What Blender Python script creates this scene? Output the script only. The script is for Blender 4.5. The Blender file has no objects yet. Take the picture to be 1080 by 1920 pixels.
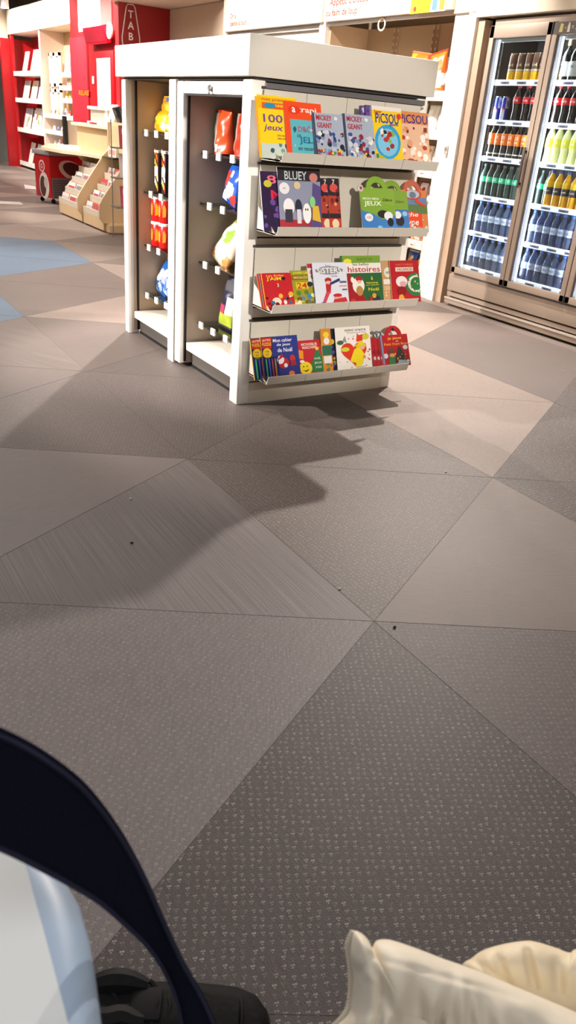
import bpy, bmesh, math, random
from math import sin, cos, pi, radians as R
from mathutils import Vector as V3, Matrix, Euler
rnd = random.Random(7)
SC = bpy.context.scene; COL = SC.collection
# ---------------------------------------------------------------- camera
A, B, G, FPX, H = 0.98651779, 0.4626881, 0.08518301, 1448.7256, 1.2
FW = V3((cos(A)*cos(B), sin(A)*cos(B), -sin(B)))
_r = FW.cross(V3((0, 0, 1))).normalized(); _u = _r.cross(FW)
RT = _r*cos(G)+_u*sin(G); UP = -_r*sin(G)+_u*cos(G)
CAM = V3((0, 0, H))
def ray(x, y): return FW*FPX+RT*(x-540)+UP*(960-y)
def atz(x, y, z): d = ray(x, y); return CAM+d*((z-H)/d.z)
def atx(x, y, X): d = ray(x, y); return CAM+d*(X/d.x)
def aty(x, y, Y): d = ray(x, y); return CAM+d*(Y/d.y)
def atd(x, y, D): return CAM+ray(x, y)*(D/FPX)
cd = bpy.data.cameras.new('camera'); cam = bpy.data.objects.new('camera', cd); COL.objects.link(cam)
cam.matrix_world = Matrix(((RT.x, UP.x, -FW.x, 0), (RT.y, UP.y, -FW.y, 0), (RT.z, UP.z, -FW.z, H), (0, 0, 0, 1)))
cd.sensor_fit = 'VERTICAL'; cd.sensor_height = 36; cd.sensor_width = 36; cd.lens = FPX/1920*36
cd.clip_start = 0.02
cd.dof.use_dof = True; cd.dof.focus_distance = 2.6; cd.dof.aperture_fstop = 11
SC.camera = cam
# ---------------------------------------------------------------- materials
def lin(h):
    h = h.lstrip('#'); c = [int(h[i:i+2], 16)/255 for i in (0, 2, 4)]
    return tuple(x/12.92 if x <= .04045 else ((x+.055)/1.055)**2.4 for x in c)+(1,)
MC = {}
def mat(h, rough=.5, metal=0, noise=.05, emit=0, trans=0, bump=0, scale=30, coat=0, spec=.5):
    k = (h, rough, metal, noise, emit, trans, bump, scale, coat, spec)
    if k in MC: return MC[k]
    m = bpy.data.materials.new('m_'+h.strip('#')); m.use_nodes = True; nt = m.node_tree; b = nt.nodes['Principled BSDF']
    c = lin(h); b.inputs['Base Color'].default_value = c
    b.inputs['Roughness'].default_value = rough; b.inputs['Metallic'].default_value = metal
    b.inputs['Transmission Weight'].default_value = trans; b.inputs['Coat Weight'].default_value = coat
    b.inputs['Specular IOR Level'].default_value = spec
    if trans: b.inputs['IOR'].default_value = 1.2
    tc = nt.nodes.new('ShaderNodeTexCoord'); n = nt.nodes.new('ShaderNodeTexNoise'); n.inputs['Scale'].default_value = scale
    n.inputs['Detail'].default_value = 3
    nt.links.new(tc.outputs['Object'], n.inputs['Vector'])
    mx = nt.nodes.new('ShaderNodeMix'); mx.data_type = 'RGBA'
    mx.inputs[6].default_value = tuple(x*(1-noise) for x in c[:3])+(1,); mx.inputs[7].default_value = tuple(min(1, x*(1+noise)) for x in c[:3])+(1,)
    nt.links.new(n.outputs[0], mx.inputs[0]); nt.links.new(mx.outputs[2], b.inputs['Base Color'])
    if emit:
        b.inputs['Emission Color'].default_value = c; b.inputs['Emission Strength'].default_value = emit
    if bump:
        bp = nt.nodes.new('ShaderNodeBump'); bp.inputs['Strength'].default_value = bump; bp.inputs['Distance'].default_value = .01
        nt.links.new(n.outputs[0], bp.inputs['Height']); nt.links.new(bp.outputs[0], b.inputs['Normal'])
    MC[k] = m; return m
def glassmat(tint='#f4fbfa', refl=.9):
    k = ('glass', tint, refl)
    if k in MC: return MC[k]
    m = bpy.data.materials.new('m_clear_pane'); m.use_nodes = True; nt = m.node_tree; nt.nodes.clear()
    o = nt.nodes.new('ShaderNodeOutputMaterial'); t = nt.nodes.new('ShaderNodeBsdfTransparent'); g = nt.nodes.new('ShaderNodeBsdfGlossy')
    t.inputs[0].default_value = lin(tint); g.inputs['Roughness'].default_value = .03
    f = nt.nodes.new('ShaderNodeFresnel'); f.inputs[0].default_value = 1.35; mm = nt.nodes.new('ShaderNodeMath'); mm.operation = 'MULTIPLY'; mm.inputs[1].default_value = refl
    x = nt.nodes.new('ShaderNodeMixShader'); nt.links.new(f.outputs[0], mm.inputs[0]); nt.links.new(mm.outputs[0], x.inputs[0])
    nt.links.new(t.outputs[0], x.inputs[1]); nt.links.new(g.outputs[0], x.inputs[2]); nt.links.new(x.outputs[0], o.inputs[0])
    MC[k] = m; return m
# ---------------------------------------------------------------- mesh builder
GL = {}
def glyphs(s):
    if s in GL: return GL[s]
    c = bpy.data.curves.new('t', 'FONT'); c.body = s; c.resolution_u = 2; c.align_x = 'LEFT'; c.offset = .012
    o = bpy.data.objects.new('t', c); COL.objects.link(o); dg = bpy.context.evaluated_depsgraph_get(); dg.update()
    me = o.evaluated_get(dg).to_mesh(); vs = [(v.co.x, v.co.y) for v in me.vertices]; fs = [tuple(p.vertices) for p in me.polygons]
    o.evaluated_get(dg).to_mesh_clear(); bpy.data.objects.remove(o); bpy.data.curves.remove(c)
    if not vs: vs = [(0, 0), (1, 0), (0, 1)]; fs = [(0, 1, 2)]
    x0 = min(v[0] for v in vs); x1 = max(v[0] for v in vs); y0 = min(v[1] for v in vs); y1 = max(v[1] for v in vs)
    h = y1-y0; vs = [((v[0]-(x0+x1)/2)/h, (v[1]-(y0+y1)/2)/h) for v in vs]
    GL[s] = (vs, fs, (x1-x0)/h); return GL[s]
class MB:
    def __init__(s): s.v = []; s.f = []; s.m = []; s.mats = []; s.M = None; s.uv = None
    def mi(s, m):
        if m not in s.mats: s.mats.append(m)
        return s.mats.index(m)
    def add(s, vs, fs, m):
        b = len(s.v); M = s.M
        s.v += [tuple(M @ V3(v)) if M else tuple(v) for v in vs]
        k = s.mi(m); s.f += [tuple(b+i for i in f) for f in fs]; s.m += [k]*len(fs); return s
    def box(s, x0, y0, z0, x1, y1, z1, m, bev=0):
        if x0 > x1: x0, x1 = x1, x0
        if y0 > y1: y0, y1 = y1, y0
        if z0 > z1: z0, z1 = z1, z0
        if bev:
            bev = min(bev, (x1-x0)*.45, (y1-y0)*.45, (z1-z0)*.45)
            bm = bmesh.new(); bmesh.ops.create_cube(bm, size=1)
            for v in bm.verts: v.co = V3(((x0+x1)/2+v.co.x*(x1-x0), (y0+y1)/2+v.co.y*(y1-y0), (z0+z1)/2+v.co.z*(z1-z0)))
            bmesh.ops.bevel(bm, geom=bm.edges[:], offset=bev, segments=2, affect='EDGES', profile=.6)
            bm.verts.index_update(); s.add([v.co[:] for v in bm.verts], [[v.index for v in f.verts] for f in bm.faces], m); bm.free(); return s
        vs = [(x, y, z) for z in (z0, z1) for y in (y0, y1) for x in (x0, x1)]
        return s.add(vs, [(0, 2, 3, 1), (4, 5, 7, 6), (0, 1, 5, 4), (2, 6, 7, 3), (0, 4, 6, 2), (1, 3, 7, 5)], m)
    def lathe(s, prof, m, n=12, c=(0, 0, 0), cap=True, axis=None, sx=1, sy=1):
        vs = []; fs = []
        for r, z in prof:
            for k in range(n):
                a = 2*pi*k/n; p = (r*cos(a)*sx, r*sin(a)*sy, z)
                if axis == 'x': p = (z, p[0], p[1])
                if axis == 'y': p = (p[0], z, p[1])
                vs.append((c[0]+p[0], c[1]+p[1], c[2]+p[2]))
        for i in range(len(prof)-1):
            for k in range(n): fs.append((i*n+k, i*n+(k+1) % n, (i+1)*n+(k+1) % n, (i+1)*n+k))
        if cap: fs.append(tuple(range(n))[::-1]); fs.append(tuple((len(prof)-1)*n+k for k in range(n)))
        return s.add(vs, fs, m)
    def tube(s, pts, r, m, n=8, cap=True):
        pts = [V3(p) for p in pts]; vs = []; fs = []
        for i, p in enumerate(pts):
            t = (pts[min(i+1, len(pts)-1)]-pts[max(i-1, 0)]).normalized()
            a = t.cross(V3((0, 0, 1)) if abs(t.z) < .9 else V3((1, 0, 0))).normalized(); b = t.cross(a)
            rr = r[i] if isinstance(r, (list, tuple)) else r
            for k in range(n): vs.append(p+a*(rr*cos(2*pi*k/n))+b*(rr*sin(2*pi*k/n)))
        for i in range(len(pts)-1):
            for k in range(n): fs.append((i*n+k, i*n+(k+1) % n, (i+1)*n+(k+1) % n, (i+1)*n+k))
        if cap: fs.append(tuple(range(n))[::-1]); fs.append(tuple((len(pts)-1)*n+k for k in range(n)))
        return s.add(vs, fs, m)
    def prism(s, poly, d, m):      # poly: 3D points, d: extrusion vector
        n = len(poly); d = V3(d); vs = [V3(p) for p in poly]+[V3(p)+d for p in poly]
        return s.add(vs, [tuple(range(n))[::-1], tuple(range(n, 2*n))]+[(i, (i+1) % n, n+(i+1) % n, n+i) for i in range(n)], m)
    def text(s, t, o, u, v, h, m, width=None, depth=None, shear=0):
        vs, fs, w = glyphs(t); u = V3(u).normalized(); v = V3(v).normalized(); o = V3(o)
        kx = h if width is None else width/w
        pts = [o+u*((a+shear*b)*kx)+v*(b*h) for a, b in vs]; s.add(pts, fs, m)
        return s
    def build(s, name, parent=None, smooth=False, loc=None, rot=None):
        me = bpy.data.meshes.new(name); me.from_pydata(s.v, [], s.f)
        for m in s.mats: me.materials.append(m)
        me.polygons.foreach_set('material_index', s.m)
        if smooth:
            me.polygons.foreach_set('use_smooth', [True]*len(s.f))
            try: me.set_sharp_from_angle(angle=R(smooth if smooth is not True else 40))
            except Exception: pass
        me.update(); o = bpy.data.objects.new(name, me); COL.objects.link(o)
        if parent: o.parent = parent
        if loc: o.location = loc
        if rot: o.rotation_euler = rot
        return o
def tag(o, label=None, cat=None, group=None, kind=None):
    if label: o['label'] = label
    if cat: o['category'] = cat
    if group: o['group'] = group
    if kind: o['kind'] = kind
    return o
def thing(name, label, cat, loc=(0, 0, 0), rot=(0, 0, 0), group=None):
    o = bpy.data.objects.new(name, None); COL.objects.link(o); o.location = loc; o.rotation_euler = rot; o.empty_display_size = .05
    return tag(o, label, cat, group)
def kids(o): return [c for c in bpy.data.objects if c.parent == o]
def dup(root, loc, rotz=None, label=None, group=None, ks=None):
    r = root.copy(); COL.objects.link(r); r.location = loc
    if rotz is not None: r.rotation_euler = (root.rotation_euler.x, root.rotation_euler.y, rotz)
    if label: r['label'] = label
    if group: r['group'] = group
    for ch in (ks if ks is not None else kids(root)):
        c = ch.copy(); COL.objects.link(c); c.parent = r
        for g in kids(ch): d = g.copy(); COL.objects.link(d); d.parent = c
    return r
def struct(name, mb, **k): return tag(mb.build(name, **k), kind='structure')
W = 4.476
# common materials
WHITE = mat('#e9e4dc', .45, noise=.02); CREAM = mat('#e3d6c0', .5, noise=.03); TAN = mat('#b59a7b', .6, noise=.05)
TRAY = mat('#cbc5b8', .5, noise=.02); PANEL = mat('#d8cfbf', .5, noise=.02); BLACK = mat('#0c0c0d', .6); DARK = mat('#2c2826', .6)
ALU = mat('#a39386', .42, metal=.45, noise=.02); STEEL = mat('#9a9aa0', .3, metal=.8, noise=.03); RED = mat('#b3101a', .45, noise=.04)
BEIGE = mat('#dcbf96', .5, noise=.06, scale=8); PAPER = mat('#eceae4', .6, noise=.02)
# ================================================================ FLOOR
def carpet(base, kind, dotc=None, dot=.35, ang=0.0):
    m = bpy.data.materials.new('carpet_'+kind); m.use_nodes = True; nt = m.node_tree; N = nt.nodes; L = nt.links; b = N['Principled BSDF']
    b.inputs['Roughness'].default_value = .52; b.inputs['Specular IOR Level'].default_value = .38
    tc = N.new('ShaderNodeTexCoord')
    def mapping(sc, rot=ang, loc=(0, 0, 0)):
        q = N.new('ShaderNodeMapping'); q.inputs['Scale'].default_value = (sc[0], sc[1], 1); q.inputs['Rotation'].default_value = (0, 0, 0)
        q0 = N.new('ShaderNodeMapping'); q0.inputs['Rotation'].default_value = (0, 0, rot); q0.inputs['Location'].default_value = loc
        L.new(tc.outputs['Object'], q0.inputs[0]); L.new(q0.outputs[0], q.inputs[0]); return q
    def noise(mp, scale=1, det=2):
        n = N.new('ShaderNodeTexNoise'); n.inputs['Scale'].default_value = scale; n.inputs['Detail'].default_value = det; L.new(mp.outputs[0], n.inputs['Vector']); return n.outputs[0]
    def math(op, a, c, d=None):
        n = N.new('ShaderNodeMath'); n.operation = op
        for i, x in enumerate((a, c, d)):
            if x is None: continue
            if isinstance(x, (int, float)): n.inputs[i].default_value = x
            else: L.new(x, n.inputs[i])
        return n.outputs[0]
    c = lin(base); c = (c[0]*1.0, c[1]*.978, c[2]*1.02, 1)
    # brightness factor = 1 + weave + streak + large
    weave = noise(mapping((420, 420)), 1, 1)
    f = math('MULTIPLY_ADD', math('SUBTRACT', weave, .5), .9, 1.0)
    if kind in ('stripe', 'dot', 'plain', 'blue'):
        amp = {'stripe': .95, 'dot': .5, 'plain': .35, 'blue': .3}[kind]
        st = noise(mapping((210, 2.2) if kind == 'stripe' else (190, 14)), 1, 2)
        f = math('ADD', f, math('MULTIPLY', math('SUBTRACT', st, .5), amp))
    big = noise(mapping((2.2, 2.2)), 1, 3)
    f = math('ADD', f, math('MULTIPLY', math('SUBTRACT', big, .5), .28))
    mx = N.new('ShaderNodeVectorMath'); mx.operation = 'SCALE'; mx.inputs[0].default_value = c[:3]; L.new(f, mx.inputs['Scale'])
    out = mx.outputs[0]
    if dotc:
        acc = None
        for off, sc, th in (((0, 0, 0), (62, 70), .10), ((.0040, .0008, 0), (62, 70), .085), ((.0016, .0046, 0), (62, 70), .07)):
            v = N.new('ShaderNodeTexVoronoi'); v.voronoi_dimensions = '2D'; v.inputs['Scale'].default_value = 1; v.inputs['Randomness'].default_value = .36
            L.new(mapping(sc, ang+R(28), off).outputs[0], v.inputs['Vector'])
            mr = N.new('ShaderNodeMapRange'); mr.inputs['From Min'].default_value = th+.06; mr.inputs['From Max'].default_value = th-.03
            L.new(v.outputs['Distance'], mr.inputs['Value'])
            acc = mr.outputs[0] if acc is None else math('MAXIMUM', acc, mr.outputs[0])
        vary = math('MULTIPLY', acc, math('MULTIPLY_ADD', noise(mapping((55, 55)), 1, 1), 2.6, -.75))
        fac = math('MULTIPLY', vary, dot)
        m2 = N.new('ShaderNodeMix'); m2.data_type = 'RGBA'; m2.clamp_factor = True; L.new(fac, m2.inputs[0]); L.new(out, m2.inputs[6]); m2.inputs[7].default_value = lin(dotc); out = m2.outputs[2]
    L.new(out, b.inputs['Base Color'])
    bp = N.new('ShaderNodeBump'); bp.inputs['Strength'].default_value = .35; bp.inputs['Distance'].default_value = .002; L.new(f, bp.inputs['Height']); L.new(bp.outputs[0], b.inputs['Normal'])
    return m
dA = carpet('#57514d', 'dot', '#bfbab0', .62, R(0)); dB = carpet('#7d7672', 'dot', '#c4bfb6', .45, R(30))
dC = carpet('#5a534e', 'dot', '#b5aea4', .75, R(60)); dD = carpet('#6c645e', 'dot', '#b4aca2', .85, R(-30))
dE = carpet('#675f5a', 'dot', '#a8a097', .65, R(90))
s0 = carpet('#817a76', 'stripe', ang=0); s1 = carpet('#665f5a', 'stripe', ang=R(60)); s2 = carpet('#6f6660', 'stripe', ang=R(-30))
p0 = carpet('#89817c', 'plain', ang=R(75)); p1 = carpet('#8a7e74', 'plain', '#b8ada2', .35, R(60)); p2 = carpet('#6c635d', 'plain', ang=R(90)); p3 = carpet('#7c726a', 'plain', ang=R(120))
bl = carpet('#5d7386', 'blue', ang=R(60))
tiles = {('U', -1, 0): dB, ('D', -1, -1): dA, ('U', -1, -1): dA, ('D', -2, 0): dB, ('D', -2, -1): dA, ('D', -1, 0): s0, ('U', -1, 1): p0, ('D', -2, 1): p0,
 ('D', -1, 1): dE, ('U', -1, 2): p2, ('D', -1, 2): s2, ('U', 0, 0): dD, ('D', 0, 0): dD, ('D', 0, -1): p3, ('U', 0, -1): dE, ('U', 0, 1): dE, ('D', 0, 1): s1,
 ('U', 0, 2): p2, ('D', 0, 2): p1, ('U', 0, 3): p2, ('D', 0, 3): p2, ('D', -1, 3): bl, ('U', -1, 3): bl, ('U', 0, 4): bl, ('D', 0, 4): bl, ('U', 0, 5): bl,
 ('D', 1, 0): p1, ('U', 1, 0): p1, ('D', 1, -1): dC, ('U', 1, -1): dC, ('U', 2, 0): p2, ('D', 2, 0): p2, ('U', 2, 1): p1, ('D', 1, 1): p1, ('D', 2, -1): dC, ('U', 3, 0): p3, ('U', 2, -1): dC,
 ('D', 0, 5): p1, ('U', 1, 4): p3, ('U', 1, 5): p1, ('D', 1, 5): p3}
fl = MB()
O2 = V3((1.2, 1.34, 0)); a1 = V3((1.057, .61, 0)); a2 = V3((0, 1.22, 0))
lat = lambda i, j: O2+a1*i+a2*j
pool = [p1, p2, p3, p2, p1]
for i in range(-6, 4):
    for j in range(-8, 22):
        for t, vs in (('U', ((i, j), (i+1, j), (i, j+1))), ('D', ((i+1, j), (i+1, j+1), (i, j+1)))):
            P = [lat(*v) for v in vs]
            if all(p.y > 21.6 for p in P) or all(p.y < -3 for p in P): continue
            m = tiles.get((t, i, j)) or pool[(i*3+j*5+(t == 'U')) % 5]
            fl.add(P, [(0, 1, 2)], m)
fo = struct('floor', fl)
sm = MB()
def seam(p, q, w=.0010):
    p = V3(p); q = V3(q); d = (q-p).normalized(); n = V3((-d.y, d.x, 0))*w/2
    sm.prism([p-n, q-n, q+n, p+n], (0, 0, .0006), mat('#6c6661', .8))
for i in range(-2, 3):
    for j in range(-2, 6):
        for q in ((i+1, j), (i, j+1), (i-1, j+1)): seam(lat(i, j), lat(*q))

so = struct('trim_1', sm)
# ================================================================ ROOM
wl = MB(); wl.box(W+.55, -3, 0, W+.65, 21.5, 3.1, mat('#8c7a66', .7)); struct('wall_right', wl)
wl = MB(); wl.box(-4, 19.6, 0, W+.65, 19.75, 3.1, mat('#8f918f', .6)); struct('wall_far', wl)
wl = MB(); wl.box(-4.1, -3, 0, -4, 19.7, 3.1, mat('#b8ada0', .7)); struct('wall_left', wl)
wl = MB(); wl.box(-4.1, -3.1, 0, W+.65, -3, 3.1, mat('#8f857a', .7)); struct('wall_back', wl)
wl = MB(); wl.box(-4.1, -3.1, 3.1, W+.65, 19.7, 3.2, mat('#6f655c', .7)); struct('ceiling', wl)
# white pier between the cooler and the snack bay
pw = MB(); pw.box(W, 4.955, 0, W+.55, 5.11, 2.02, WHITE); pw.box(W-.015, 4.87, 0, W+.5, 4.95, 2.02, WHITE); struct('trim_2', pw)
pw = MB(); pw.box(W+.01, 4.80, 0, W+.06, 4.868, 1.97, mat('#b8a08a', .5)); pw.box(W+.06, 4.735, 0, W+.55, 4.80, 1.97, mat('#7a6350', .6)); struct('trim_3', pw)
pw = MB(); pw.box(W-.02, -2.9, 1.985, W+.55, 4.87, 3.1, CREAM, 0); pw.box(W-.02, 4.87, 2.02, W+.55, 5.11, 3.1, CREAM); struct('trim_4', pw)
pw = MB(); pw.box(W+.5, -2.9, 0, W+.549, 2.38, 2.0, CREAM); struct('trim_5', pw)
# intercom plate on pier
ic = MB(); c0 = atx(836, 281, W-.02); ic.box(W-.022, c0.y-.022, c0.z-.03, W-.013, c0.y+.022, c0.z+.03, mat('#b9b4ac', .4), .004)
ic.box(W-.025, c0.y-.010, c0.z-.004, W-.021, c0.y+.010, c0.z+.016, mat('#8d8880', .4)); tag(ic.build('wall_switch'), 'small grey switch plate on the white pier beside the drinks cooler', 'switch')
# ================================================================ GONDOLA
GX0, GX1, GY0, GY1, GH = 1.69, 2.60, 3.07, 4.52, 1.505
g = thing('display_gondola', 'white two-bay shop gondola with magazine trays on its end', 'shelving unit', (0, 0, 0))
WG = mat('#efebe4', .42, noise=.015)
mb = MB(); mb.box(GX0-.03, GY0-.015, 1.362, GX1+.02, GY1+.02, GH, mat('#d6d0c5', .45, noise=.015), .004)
mb.box(GX0+.01, GY0+.005, 1.35, GX1-.01, GY1-.01, 1.362, DARK); mb.build('header', g, smooth=30)
def post(x0, y0, x1, y1, z0=.0, z1=1.352, m=WG):
    b = MB(); b.box(x0, y0, z0, x1, y1, z1, m, .006); return b.build('post', g, smooth=30)
post(GX0-.005, 3.07, GX0+.06, 3.145); post(GX0-.005, 3.805, GX0+.06, 3.885); post(GX0-.005, 4.462, GX0+.06, GY1)
post(GX1-.06, 3.07, GX1, 3.14); post(GX1-.06, 4.46, GX1, GY1)
# door style frame on near bay
b = MB(); b.box(GX0-.004, 3.722, .02, GX0+.03, 3.79, 1.345, WG, .005); b.box(GX0+.0, 3.145, 1.295, GX0+.03, 3.722, 1.345, WG, .005)
b.box(GX0, 3.79, .02, GX0+.03, 3.80, 1.345, mat('#55504b', .5))
b.build('bay_frame', g, smooth=30)
b = MB(); kx = atx(397, 153, GX0); b.lathe([(.012, -.006), (.013, 0), (.008, .008), (.004, .012)], STEEL, 10, (GX0-.008, kx.y, 1.318), axis='x'); b.tube([(GX0-.012, kx.y, 1.315), (GX0-.018, kx.y-.012, 1.296)], .004, STEEL); b.build('lock', g, smooth=True)
b = MB(); b.box(GX0+.018, 3.714, .03, GX0+.03, 3.722, 1.295, BLACK); b.build('gasket', g); b = MB(); b.box(GX0+.048, 4.454, .02, GX0+.06, 4.462, 1.35, BLACK); b.build('gasket', g); b = MB(); b.box(GX0+.003, 3.145, 1.287, GX0+.028, 3.71, 1.295, BLACK); b.build('gasket', g)
PT = mat('#b7a798', .6, noise=.03)
b = MB(); b.box(GX0+.03, 3.722, .02, GX1-.04, 3.81, 1.35, PT); b.build('partition', g)
b = MB(); b.box(GX0+.03, 4.46, .02, GX1-.04, 4.48, 1.35, mat('#c6ae92', .6, noise=.03)); b.build('partition', g)
b = MB(); b.box(2.13, 3.09, .02, 2.15, 4.5, 1.35, mat('#a3917f', .6)); b.build('back_panel', g)
# slatted end panel
b = MB(); b.box(GX0+.055, 3.09, .0, GX1-.03, 3.12, 1.352, mat('#39322c', .7)); z = .0
b.box(GX0+.055, 3.072, 0, GX1-.06, 3.09, .10, PANEL)
z = .108
while z < 1.30: b.box(GX0+.055, 3.072, z, GX1-.06, 3.092, min(z+.043, 1.31), PANEL); z += .05
b.build('end_panel', g)
b = MB(); b.box(GX0+.055, 3.055, 1.325, GX1-.03, 3.075, 1.345, STEEL); b.box(GX0+.055, 3.06, 1.31, GX1-.03, 3.07, 1.318, mat('#8b8680', .4)); b.build('top_rail', g)
b = MB(); b.box(GX1-.03, 3.10, 0, GX1-.002, 4.5, 1.352, PANEL); b.build('rear_panel', g)
for y0, y1 in ((3.147, 3.705), (3.887, 4.447)):
    b = MB(); b.box(1.715, y0, .095, 2.12, y1, .135, mat('#ece6da', .4, noise=.02), .004); b.build('base_shelf', g, smooth=30)
    b = MB(); b.box(1.752, y0, .014, 1.77, y1, .094, mat('#57534f', .4)); b.box(1.748, y0, .0, 1.83, y1, .013, BLACK); b.build('kick_plate', g)
GLS = mat('#5b5a55', .15, noise=.03, trans=.7)
TAGM = mat('#f4f3f0', .4, noise=.01); TGD = mat('#55565c', .5)
for (y0, y1, zs, tg) in ((3.147, 3.72, (1.05, .825, .545, .235), ((421, 295), (397, 397), (390, 512), (390, 630), (411, 642))), (3.887, 4.458, (1.109, .803, .515, .237), ((279, 252), (295, 256), (293, 370), (290, 465), (291, 557)))):
    for k, z in enumerate(zs):
        b = MB(); b.box(1.79, y0, z-.008, 2.12, y1, z, glassmat('#e6eae6')); b.box(1.786, y0, z-.008, 1.792, y1, z+.001, mat('#23211f', .3)); s = b.build('glass_shelf', g)
        n = 3 if k in (0, 3) else 2
        for q in range(n):
            yy = y1-.055-q*.14-(.06 if k == 1 else 0)-(.03*(k == 2))
            b = MB(); b.box(1.776, yy-.022, z-.022, 1.785, yy+.022, z+.012, TAGM, .002); b.box(1.7755, yy-.014, z-.008, 1.777, yy+.006, z-.006, mat('#b0b0b4', .5)); b.build('price_tag', s)
# magazine trays
TY = 2.885
tz = (1.066, .787, .468, .150)   # lip bottoms
btop = (1.322, 1.045, .715, .392)
for k in range(4):
    for c in range(4):
        x0 = 1.735+c*.2035; x1 = x0+.2015; z = tz[k]
        b = MB(); b.box(x0, TY, z+.002, x1, 3.058, z+.008, TRAY); b.prism([(x0, TY, z), (x0, TY+.003, z), (x0, TY-.008, z+.038), (x0, TY-.011, z+.038)], (x1-x0, 0, 0), TRAY)
        b.box(x0, 3.052, z, x1, 3.057, btop[k], TRAY)
        if c == 0: b.prism([(x0, TY, z), (x0, 3.055, z), (x0, 3.055, z+.10)], (.003, 0, 0), TRAY)
        if c == 3: b.prism([(x1-.003, TY, z), (x1-.003, 3.055, z), (x1-.003, 3.055, z+.10)], (.003, 0, 0), TRAY)
        b.build('tray', g)
b = MB()
for k in range(4): b.box(1.73, 3.058, btop[k]+.002, 2.55, 3.072, btop[k]+.010, mat('#3a332d', .6))
b.build('tray_hanger', g)
# ================================================================ MAGAZINES
def mm(h): return mat(h, .32, noise=.04, scale=60, coat=.25)
def cover(name, els, w, h, base, parent, t=.004):
    b = MB(); b.box(0, -t, 0, w, -t+.0006, h, mm(base)); y = [-t-.0002]
    for e in els:
        y[0] -= .00022; Y = y[0]; k = e[0]
        if k == 'r': _, u0, v0, u1, v1, c = e; b.add([(u0*w, Y, v0*h), (u1*w, Y, v0*h), (u1*w, Y, v1*h), (u0*w, Y, v1*h)], [(0, 1, 2, 3)], mm(c))
        elif k == 'e':
            _, cx, cy, rx, ry, c = e; n = 16; b.add([(min(w, max(0, cx*w+rx*w*cos(2*pi*i/n))), Y, min(h, max(0, cy*h+ry*h*sin(2*pi*i/n)))) for i in range(n)], [tuple(range(n))], mm(c))
        elif k == 'p': _, pts, c = e; b.add([(u*w, Y, v*h) for u, v in pts], [tuple(range(len(pts)))], mm(c))
        elif k == 't':
            _, s, cx, cy, th, c = e[:6]; wd = e[6] if len(e) > 6 else None; sh = e[7] if len(e) > 7 else 0
            b.text(s, (cx*w, Y, cy*h), (1, 0, 0), (0, 0, 1), th*h, mm(c), None if wd is None else wd*w, shear=sh)
        elif k == 'b':   # scattered printed shapes
            _, seed, n, u0, v0, u1, v1, r, cs = e; q = random.Random(seed)
            for i in range(n):
                Y2 = Y-.00001*i; cx = q.uniform(u0, u1)*w; cy = q.uniform(v0, v1)*h; rr = r*w*q.uniform(.5, 1.2); m_ = q.randint(4, 8); a0 = q.uniform(0, 6)
                cx = min(max(cx, rr), w-rr); cy = min(max(cy, rr), h-rr); sy = q.uniform(.5, 1)
                b.add([(cx+rr*cos(a0+2*pi*i2/m_)*q.uniform(.6, 1), Y2, cy+rr*sin(a0+2*pi*i2/m_)*sy) for i2 in range(m_)], [tuple(range(m_))], mm(q.choice(cs)))
            y[0] = Y-.00001*n
    return b.build('cover', parent)
def mag(label, pTL, xTR, base, els, shelf, layer=0, th=.004, name='magazine', group=None, overlap=0, cat='magazine', spine=None, yTR=None, ztop=None):
    Yb = 2.925+layer*.010; Yt = 2.992+layer*.009
    TL = aty(pTL[0], pTL[1], Yt); TRp = aty(xTR, pTL[1] if yTR is None else yTR, Yt)
    z0 = tz[shelf]+.009; w = TRp.x-TL.x; dz = TL.z-z0; h = math.hypot(dz, Yt-Yb)
    t = thing(name, label, cat, (TL.x, Yb, z0), (-math.atan2(Yt-Yb, dz), 0, 0), group)
    b = MB(); b.box(.001, -th+.0006, .001, w-.001, 0, h-.001, PAPER); b.build('pages', t)
    cover('cover', els, w, h, base, t, th)
    if spine: b = MB(); b.box(-.0006, -th, 0, .0004, 0, h, mm(spine)); b.build('spine', t)
    return t, w, h
NV = '#1d2f6e'
# --- shelf 1
y100 = [('r', 0, .80, 1, .97, '#f0b70d'), ('t', 'mes premiers', .5, .93, .055, '#b8462a', .8, .2), ('r', .1, .79, .95, .885, '#e05a1c'), ('t', "J'AIME LIRE", .62, .84, .055, '#f7e22a', .5), ('e', .3, .84, .15, .045, '#2a8fb8'), ('t', '100', .36, .64, .13, '#7a4a9a', .5), ('t', 'jeux', .36, .48, .12, '#7a4a9a', .48, .2), ('t', 'à la mer', .55, .38, .035, '#b8622a'), ('t', 'avec toi', .55, .33, .035, '#b8622a'), ('r', 0, 0, 1, .24, '#c8d4c8'), ('b', 3, 8, .1, .02, .9, .22, .09, ['#5b7d9a', '#eef0ee', '#7aa08a', '#3f4f66']), ('e', .75, .28, .07, .05, '#d65a4a')]
mag('yellow games magazine reading 100 jeux, standing at the left end of the top tray', (481, 177), 553, '#f4d31a', y100, 0, layer=1, yTR=190, spine='#e8a818')
mag('yellow magazine tucked directly behind the 100 jeux issue, orange spine showing', (477.5, 180), 548, '#f0c814', y100[:5], 0, layer=1.8, yTR=192, spine='#d8661a')
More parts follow.
